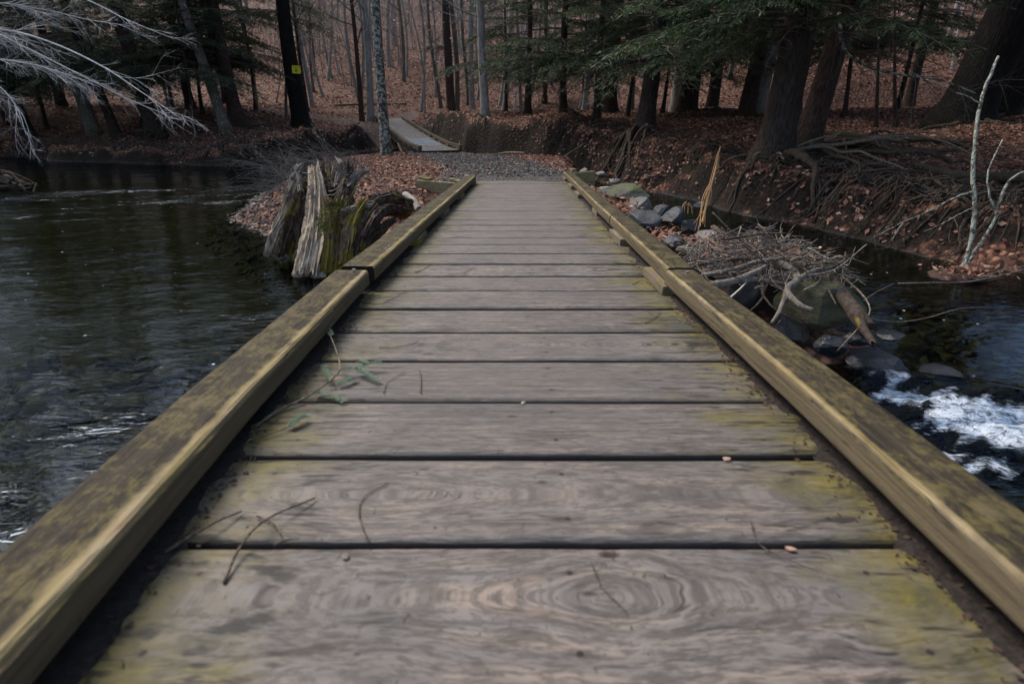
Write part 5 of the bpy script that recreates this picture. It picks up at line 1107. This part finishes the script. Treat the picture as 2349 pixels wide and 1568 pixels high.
for k, (pts, r, lb) in enumerate((([(2060, 650, 5.9), (2140, 648, 5.9), (2230, 645, 5.9), (2349, 618, 5.9)], .008, 'thin straight stick lying in the channel beside the leafy clump'), ([(2240, 640, 5.95), (2300, 620, 6.0), (2400, 600, 6.1)], .007, 'second thin stick pointing right from the leafy clump'), ([(1990, 730, 4.2), (2060, 738, 4.3), (2130, 728, 4.4), (2200, 708, 4.5), (2275, 703, 4.6)], .0045, 'reddish briar arching out over the right channel'), ([(1980, 690, 4.3), (2010, 670, 4.4), (2050, 650, 4.5)], .003, 'short red twig sticking up at the end of the pile'))):
    stick(pts, r, r * .5, M['rootpale'] if k > 1 else dr_, lb, 60 + k, sides=5, name='fallen_branch', cat='branch')
# grove of hemlock sprig hanging at the top of the sapling and a long bough
bw = empty('dead_bough', tuple(P(1925, 80, 9.5))); tag(bw, 'long mossy bough with bare twigs hanging in front of the right slope', 'branch'); c = np.array(bw.location)
q = np.array([P(*p) for p in [(1925, 30, 9.8), (1935, 110, 9.5), (1985, 150, 9.2), (2060, 170, 9.0), (2160, 185, 8.6), (2240, 215, 8.2)]]) - c; V, Fc = tube(resample(q, 30), np.linspace(.035, .008, 30), 7, .2); mk('limb', V, Fc, M['lichen'], bw, True)
W = MB(); qq = resample(q, 30)
for k in range(34):
    b = qq[rg.integers(2, 29)]; dr = np.array([rg.uniform(-.2, 1), rg.uniform(-.5, .3), rg.uniform(-.7, .35)]); bare_twigs(b, dr, rg.uniform(.5, 1.3), .007, rg, W, 2, 3, .5, -.05)
W.obj('side_branches', M['twig'], bw)

# ------------------------------------------------------------------ beech reaching in from the upper left
bt = empty('beech_tree', (-12.6, 11.2, Hs(-12.6, 11.2))); tag(bt, 'beech on the near left bank whose white bare twigs droop over the stream', 'tree'); c = np.array(bt.location)
V, Fc = tube(resample(np.array([(0, 0, -.3), (0, 0, .3), (.1, 0, 2), (.2, 0, 5), (.3, 0, 9)]), 24), np.linspace(.26, .1, 24), 12, .1); mk('trunk', V, Fc, M['pale'], bt, True)
def bough(pts, r0, seed, nt=30, sp=.5, dirn=(1, -.1, -.45), tl=(.5, 1.3)):
    rg = np.random.default_rng(seed); q = resample(np.array([P(*p) for p in pts]) - c, 40); V, Fc = tube(q, np.linspace(r0, .004, 40), 6, .15); mk('bough', V, Fc, M['beech'], bt, True); W = MB()
    for k in range(nt):
        i = rg.integers(4, 39); dr = np.array(dirn) + (q[min(i + 3, 39)] - q[i - 3]) * 2 + rg.normal(size=3) * [.35, .4, .25]; bare_twigs(q[i], dr, rg.uniform(*tl) * (1.1 - i / 70), .0055, rg, W, 1, 3, .34, -.03)
    W.obj('twigs', M['beech'], bt)
bough([(-360, 60, 10.5), (-150, 60, 9.4), (0, 68, 8.6), (110, 95, 8.2), (230, 150, 7.9), (330, 215, 7.7), (420, 275, 7.5)], .035, 1, 34)
bough([(-300, 20, 10.5), (-60, 60, 9.4), (60, 110, 9.0), (180, 170, 8.8), (300, 230, 8.6), (380, 262, 8.5)], .026, 2, 26)
bough([(-200, -120, 10), (50, -60, 9.2), (200, 0, 8.8), (290, 45, 8.6), (400, 90, 8.4)], .028, 3, 20, tl=(.4, 1.0))
bough([(-260, 120, 9.6), (-80, 130, 8.6), (30, 140, 8.2), (120, 160, 8.0), (230, 200, 7.9)], .024, 4, 24, tl=(.4, 1.0))
bough([(-220, 160, 9), (-60, 180, 8.2), (0, 200, 8.0), (40, 250, 7.9), (60, 310, 7.8)], .022, 5, 22, .5, (.25, -.1, -.8), (.3, .9))
bough([(-220, 60, 10), (-40, 10, 9.4), (90, 20, 9.2), (200, 45, 9.2), (300, 60, 9.0)], .02, 6, 20, tl=(.4, 1.1))
# root tangle at the left edge
rt = empty('root_tangle', tuple(P(20, 425, 13.2))); tag(rt, 'knot of mossy roots jutting into the stream at the left edge', 'roots'); c = np.array(rt.location)
for k in range(22):
    q = np.array([P(-60 + rg.uniform(-20, 60), 400 + rg.uniform(-5, 30), 13.2 + rg.normal() * .2), P(10 + rg.uniform(-20, 20), 405 + rg.uniform(-12, 40), 13.1 + rg.normal() * .2), P(50 + rg.uniform(-20, 30), 412 + rg.uniform(-5, 35), 13.0 + rg.normal() * .2), P(85 + rg.uniform(-40, 5), 418 + rg.uniform(-6, 14), 13)]) - c
    V, Fc = tube(resample(q, 18), np.linspace(rg.uniform(.03, .07), .012, 18), 6, .3, 0, k); mk('root', V, Fc, M['rootpale' if k % 3 == 0 else 'root'], rt, True)
# tangled roots and sticks along the banks
W = MB()
for k in range(900):
    side = rg.uniform() < .62
    if side: px = rg.uniform(1300, 2349); py = np.interp(px, [1300, 1500, 1800, 2100, 2349], [385, 425, 490, 560, 610])
    else: px = rg.uniform(0, 640); py = np.interp(px, [0, 400, 640], [360, 376, 382])
    g0 = G(px, py); off = rg.uniform(.0, .9 if side else .7); p = np.array([g0[0] + off * .3, g0[1] + off, 0]); az = rg.uniform(0, 2 * PI); L_ = rg.uniform(.3, 1.3); q = []
    for j in range(8):
        az += rg.normal() * .4; p = p + np.array([math.cos(az), math.sin(az) * .5, 0]) * L_ / 8; q.append(p.copy())
    q = np.array(q); q[:, 2] = np.maximum(H(q[:, 0], q[:, 1]), 0) + rg.uniform(.02, .16) * np.sin(np.linspace(0, PI, 8)) + .01
    W.add(*tube(q, np.linspace(rg.uniform(.005, .028) if k % 4 else .03, .004, 8), 4, cap=False))
tag(W.obj('root_litter', M['root']), 'fine exposed roots and sticks all along the undercut banks', 'roots', kind='stuff')
# ferns and moss tufts on the banks
def fern(px, py, d, s, label, seed):
    rg = np.random.default_rng(seed); p = P(px, py, d); p[2] = Hs(p[0], p[1]) + .02; W = MB()
    for k in range(9):
        az = rg.uniform(0, 6.28); L_ = s * rg.uniform(.7, 1.1)
        for i in range(14):
            u = i / 14; b = p + np.array([math.cos(az) * L_ * u, math.sin(az) * L_ * u, L_ * (.7 * u - .6 * u * u)]); w = L_ * .22 * (1 - u)
            for sgn in (-1, 1):
                t_ = np.array([-math.sin(az) * sgn, math.cos(az) * sgn, -.1]); f = np.array([math.cos(az), math.sin(az), 0])
                W.add(np.array([b, b + t_ * w * .5 + f * .012, b + t_ * w + f * .01, b + t_ * w * .5 - f * .012]), [(0, 1, 2, 3)])
    o = W.obj('fern', M['fern'], None, False, p); tag(o, label, 'fern')
for k, (px, py, d, s, lb) in enumerate(((1800, 400, 10.2, .28, 'green fern between the roots of the thick bank-edge trunk'), (2190, 455, 8.6, .30, 'fern on the dark bank behind the forked sapling'), (2310, 430, 8.6, .28, 'fern at the right edge of the dark bank'), (1420, 325, 14.5, .25, 'small fern left of the root-perched hemlock'), (1245, 300, 17, .25, 'small fern on the undercut bank right of the path'), (1990, 290, 14.5, .3, 'pale green fern at the foot of the dark dead pole'), (2130, 300, 14, .25, 'moss-green fern left of the massive black trunk'))): fern(px, py, d, s, lb, 600 + k)

# ------------------------------------------------------------------ small things lying on the deck
def deckP(px, py, lift=.004):
    """point on the deck seen at this place"""
    b = (CY - py) / F; dy = cp + b * sp; dz = -sp + b * cp; k = math.tan(DS); z0 = CAMH - DH / math.cos(DS)
    d = (z0 - CAMH) / (dz + k * dy); return P(px, py, d) + [0, 0, lift]
def twig(pts, r, label, mat='twig', lifts=None, kids=(), group=None):
    q = np.array([deckP(a, b, .004 + (lifts[i] if lifts else .002)) for i, (a, b) in enumerate(pts)]); c = q[0].copy(); V, Fc = tube(resample(q, 20) - c, np.linspace(r, r * .5, 20), 6, .2); 
    if not kids: o = mk('twig', V, Fc, M[mat], None, True); o.location = c; tag(o, label, 'twig', group); return o
    root = empty('twig', tuple(c)); tag(root, label, 'twig', group); mk('stem', V, Fc, M[mat], root, True)
    for kp in kids:
        q = np.array([deckP(a, b, .008) for a, b in kp]); V, Fc = tube(resample(q, 12) - c, np.linspace(r * .6, r * .3, 12), 5, .2); mk('side_twig', V, Fc, M[mat], root, True)
    return root
twig([(515, 1340), (555, 1270), (615, 1215), (725, 1148)], .0030, 'long crooked twig crossing the second board on the left', kids=([(590, 1190), (630, 1210), (655, 1250)], [(630, 1258), (660, 1245), (690, 1243)]), lifts=[.0, .012, .02, .004])
twig([(380, 1270), (440, 1245), (500, 1215), (555, 1180)], .0034, 'dark twig slanting out from under the left rail', lifts=[0, .01, .015, .004])
twig([(848, 1250), (825, 1190), (835, 1145), (890, 1113)], .0016, 'thin curved twig lying alone on the second board')
twig([(1355, 1295), (1380, 1350), (1438, 1410)], .0013, 'thin dark twig on the first board, below the knot hole')
twig([(1720, 1200), (1748, 1260), (1880, 1320)], .0012, 'thin bent twig crossing a board gap on the right')
twig([(965, 905), (966, 870), (962, 852)], .0016, 'short upright-looking twig right of the green sprig')
twig([(880, 905), (890, 880), (930, 858)], .0014, 'short curved twig close to the green sprig')
twig([(1478, 745), (1505, 730), (1515, 715)], .0018, 'little forked twig on the right side below the rail joint', kids=([(1482, 715), (1505, 730), (1530, 742)],))
twig([(1450, 655), (1475, 645), (1500, 660)], .0018, 'bent twig lying in the bright moss near the right rail block', kids=([(1455, 660), (1480, 672), (1500, 678)],))
twig([(953, 627), (975, 618), (990, 606)], .0022, 'dark short twig on a middle board near the left rail')
twig([(1062, 630), (1075, 622), (1090, 612)], .0015, 'tiny forked twig on a middle board, left of centre')
twig([(870, 800), (905, 800), (950, 790), (960, 782)], .0013, 'thin reddish twig above the green sprig')
twig([(820, 690), (870, 700), (930, 672)], .0013, 'thin twig beside the left rail, beyond the sprig', kids=([(845, 695), (890, 683), (925, 690)],))
# hemlock sprig lodged by the left rail
sg2 = empty('hemlock_sprig', tuple(deckP(700, 940))); tag(sg2, 'broken hemlock sprig with blue-green needles lying by the left rail', 'sprig'); c = np.array(sg2.location)
def sgb(pts, r, l): q = resample(np.array([deckP(a, b, z) for (a, b), z in zip(pts, l)]), 22); V, Fc = tube(q - c, np.linspace(r, r * .5, 22), 6, .1); mk('stem', V, Fc, M['rootpale'], sg2, True); return q
a1 = sgb([(590, 985), (640, 950), (700, 925), (765, 885), (783, 865), (775, 830), (762, 800), (755, 775)], .0032, [.01, .012, .016, .024, .03, .04, .05, .06])
sgb([(600, 940), (640, 890), (690, 835), (740, 785)], .0042, [.03, .035, .05, .06])
sgb([(570, 1020), (620, 1005), (670, 988)], .0022, [.012, .012, .015])
def needles(pts, l, name='needles', nl=.013, seed=1):
    rg = np.random.default_rng(seed); q = resample(np.array([deckP(a, b, z) for (a, b), z in zip(pts, l)]), 30); T, N, B = frames(q); V, Fc = tube(q - c, .0012, 4); mk('stem', V, Fc, M['rootpale'], sg2)
    Q = []
    for i in range(30):
        for s in (-1, 1):
            for z in (0, 1):
                S = np.cross(T[i], [0, 0, 1]); S /= np.linalg.norm(S); d = S * s + T[i] * .35 + np.array([0, 0, rg.uniform(-.1, .5)]); d /= np.linalg.norm(d); L = nl * rg.uniform(.7, 1.1); w = T[i] * .0016; p = q[i] - c + T[i] * rg.uniform(-.002, .002)
                Q += [p, p + d * L * .5 + w, p + d * L, p + d * L * .5 - w]
    mk(name, Q, np.arange(len(Q)).reshape(-1, 4), M['needle_fresh'], sg2, False, {'rv': np.repeat(rg.uniform(0, 1, len(Q) // 4), 4)})
needles([(760, 885), (748, 865), (745, 850)], [.02, .02, .02], seed=2); needles([(785, 865), (820, 862), (845, 855), (875, 850)], [.03, .025, .03, .03], seed=3)
needles([(820, 862), (845, 872), (868, 882)], [.025, .02, .015], seed=4); needles([(845, 855), (835, 850), (825, 848)], [.03, .03, .03], seed=5)
needles([(725, 908), (760, 915), (790, 928)], [.012, .012, .01], seed=6); needles([(775, 890), (800, 884), (815, 876)], [.015, .015, .015], seed=7)
needles([(765, 800), (752, 785), (738, 780)], [.05, .055, .06], seed=8); needles([(755, 790), (765, 775), (750, 765)], [.05, .06, .06], seed=9); needles([(665, 990), (685, 978), (705, 968)], [.015, .02, .02], seed=10)
# leaf crumbs and dirt caught along both rails and in the gaps
rgd = np.random.default_rng(77); n = 9000; S = rgd.uniform(.3, 9.2, n) ; sd = rgd.choice([-1, 1], n)
xin = np.where(sd < 0, np.interp(S, LX[:, 0], LX[:, 1]), np.interp(S, RX[:, 0], RX[:, 1])); off = rgd.normal(size=n) * .024 - rgd.exponential(.012, n) + .012
X = xin + sd * (off); zz = deckz(S) + .003
L = rgd.uniform(.004, .018, n); q = np.c_[X, S, zz, rgd.uniform(0, 6.28, n), L, L * rgd.uniform(.1, .4, n), rgd.normal(size=n) * .25, rgd.uniform(-.4, .4, n)]
o = mk('deck_debris', quads(q), (np.arange(n)[:, None] * 4 + np.arange(4)), M['mud'], None, False); tag(o, 'dark leaf crumbs and needles gathered on the boards under both rails', 'debris', kind='stuff')
for sgn, tab in ((-1, LX), (1, RX)):      # low ridge of damp dirt under each rail
    Sg = np.linspace(.2, 9.2, 700); aa = np.linspace(0, 1, 7); V = []
    for s in Sg:
        x0 = np.interp(s, tab[:, 0], tab[:, 1]); wd = .004 + .026 * abs(float(vn(s * 3.1, sgn * 3.0, None, 9))) + .012 * float(vn(s * 14, 1.0, None, 4)) + .006 * float(vn(s * 45, 1.0, None, 5))
        for a in aa: V.append((x0 - sgn * (wd * (1 - a)) + sgn * .10 * a, s, deckz(s) + .0030 + .005 * math.sin(min(1, a * 1.3) * PI * .5) * (.6 + .6 * float(vn(s * 14, a * 3 + sgn, None, 6))) - (.009 if a == 0 else 0)))
    I = np.arange(len(V)).reshape(700, 7); Fq = np.stack([I[:-1, :-1], I[:-1, 1:], I[1:, 1:], I[1:, :-1]], -1).reshape(-1, 4)
    if sgn < 0: Fq = Fq[:, ::-1]
    o = mk('dirt_ridge', V, Fq, M['dirt'] if 'dirt' in M else M.setdefault('dirt', m_wood('damp_dirt', (.012, .009, .007), (.038, .030, .026), (1, 1, 1), .9, 0, 60)), None, True); tag(o, 'strip of damp dirt on the boards under the %s rail' % ('left' if sgn < 0 else 'right'), 'dirt', kind='stuff')
n = 500; S = rgd.uniform(.4, 9, n); X = rgd.uniform(-.5, .65, n); L = rgd.uniform(.002, .008, n); q = np.c_[X, S, deckz(S) + .003, rgd.uniform(0, 6.28, n), L, L * .25, rgd.normal(size=n) * .1, rgd.uniform(-.2, .2, n)]
o = mk('deck_crumbs', quads(q), (np.arange(n)[:, None] * 4 + np.arange(4)), M['mud'], None, False); tag(o, 'tiny needles and bark crumbs strewn over the boards', 'debris', kind='stuff')
for k, (px, py, r, mt, lb) in enumerate(((1665, 1055, .010, 'leaf', 'pinkish leaf scrap in a board gap on the right'), (1200, 926, .008, 'rk_tan', 'pale green lichen flake at a board gap'), (793, 1278, .010, 'drift', 'pale chip in the first board gap'), (1812, 1262, .010, 'leaf', 'orange leaf scrap in the gap near the right rail'))):
    p = deckP(px, py, .004); V, Fc = rock((0, 0, 0), (r, r * .6, r * .25), 300 + k, 5, .4, k, ICO3); o = mk('leaf_scrap', V, Fc, M.get(mt) or M['white'], None, False, {'rv': np.full(len(V), .9), 'rw': np.zeros(len(V))}); o.location = p; tag(o, lb, 'scrap')
M['white'].name = 'white_post_paint'

# ------------------------------------------------------------------ light, sky, camera
SUN_EL, SUN_AZ = math.radians(50), math.radians(-48)      # high on the left, through thin cloud
w = bpy.data.worlds.new('World'); sc.world = w; w.use_nodes = True; nt = w.node_tree; nt.nodes.clear()
sky = nt.nodes.new('ShaderNodeTexSky'); sky.sky_type = 'NISHITA'; sky.sun_disc = False; sky.sun_elevation = SUN_EL; sky.sun_rotation = SUN_AZ; sky.air_density = 1.0; sky.dust_density = 3.0; sky.ozone_density = 1.0
bg = nt.nodes.new('ShaderNodeBackground'); bg.inputs[1].default_value = .12; wo = nt.nodes.new('ShaderNodeOutputWorld'); nt.links.new(sky.outputs[0], bg.inputs[0]); nt.links.new(bg.outputs[0], wo.inputs[0])
ld = bpy.data.lights.new('sun', 'SUN'); ld.energy = 2.0; ld.angle = math.radians(28); ld.color = (1, .95, .88); lo = bpy.data.objects.new('sun', ld); COL.objects.link(lo)
dv = Vector((math.sin(SUN_AZ) * math.cos(SUN_EL), math.cos(SUN_AZ) * math.cos(SUN_EL), math.sin(SUN_EL))); lo.rotation_euler = dv.to_track_quat('Z', 'Y').to_euler(); lo.location = (0, 0, 40)
cd_ = bpy.data.cameras.new('camera'); cam = bpy.data.objects.new('camera', cd_); COL.objects.link(cam); sc.camera = cam
cam.location = (0, 0, CAMH); cam.rotation_euler = (PI / 2 - PITCH, 0, 0); cd_.sensor_width = 36; cd_.lens = F / 2349 * 36; cd_.clip_start = .05; cd_.clip_end = 600
cd_.dof.use_dof = True; cd_.dof.focus_distance = 4.6; cd_.dof.aperture_fstop = cd_.lens / 5.6
sc.view_settings.view_transform = 'Standard'; sc.view_settings.look = 'None'; sc.view_settings.exposure = .95; sc.view_settings.gamma = 1
sc.render.engine = 'CYCLES'; sc.cycles.max_bounces = 8; sc.cycles.transparent_max_bounces = 12; sc.cycles.diffuse_bounces = 3; sc.cycles.glossy_bounces = 3
sc.render.resolution_x = 1024; sc.render.resolution_y = 683
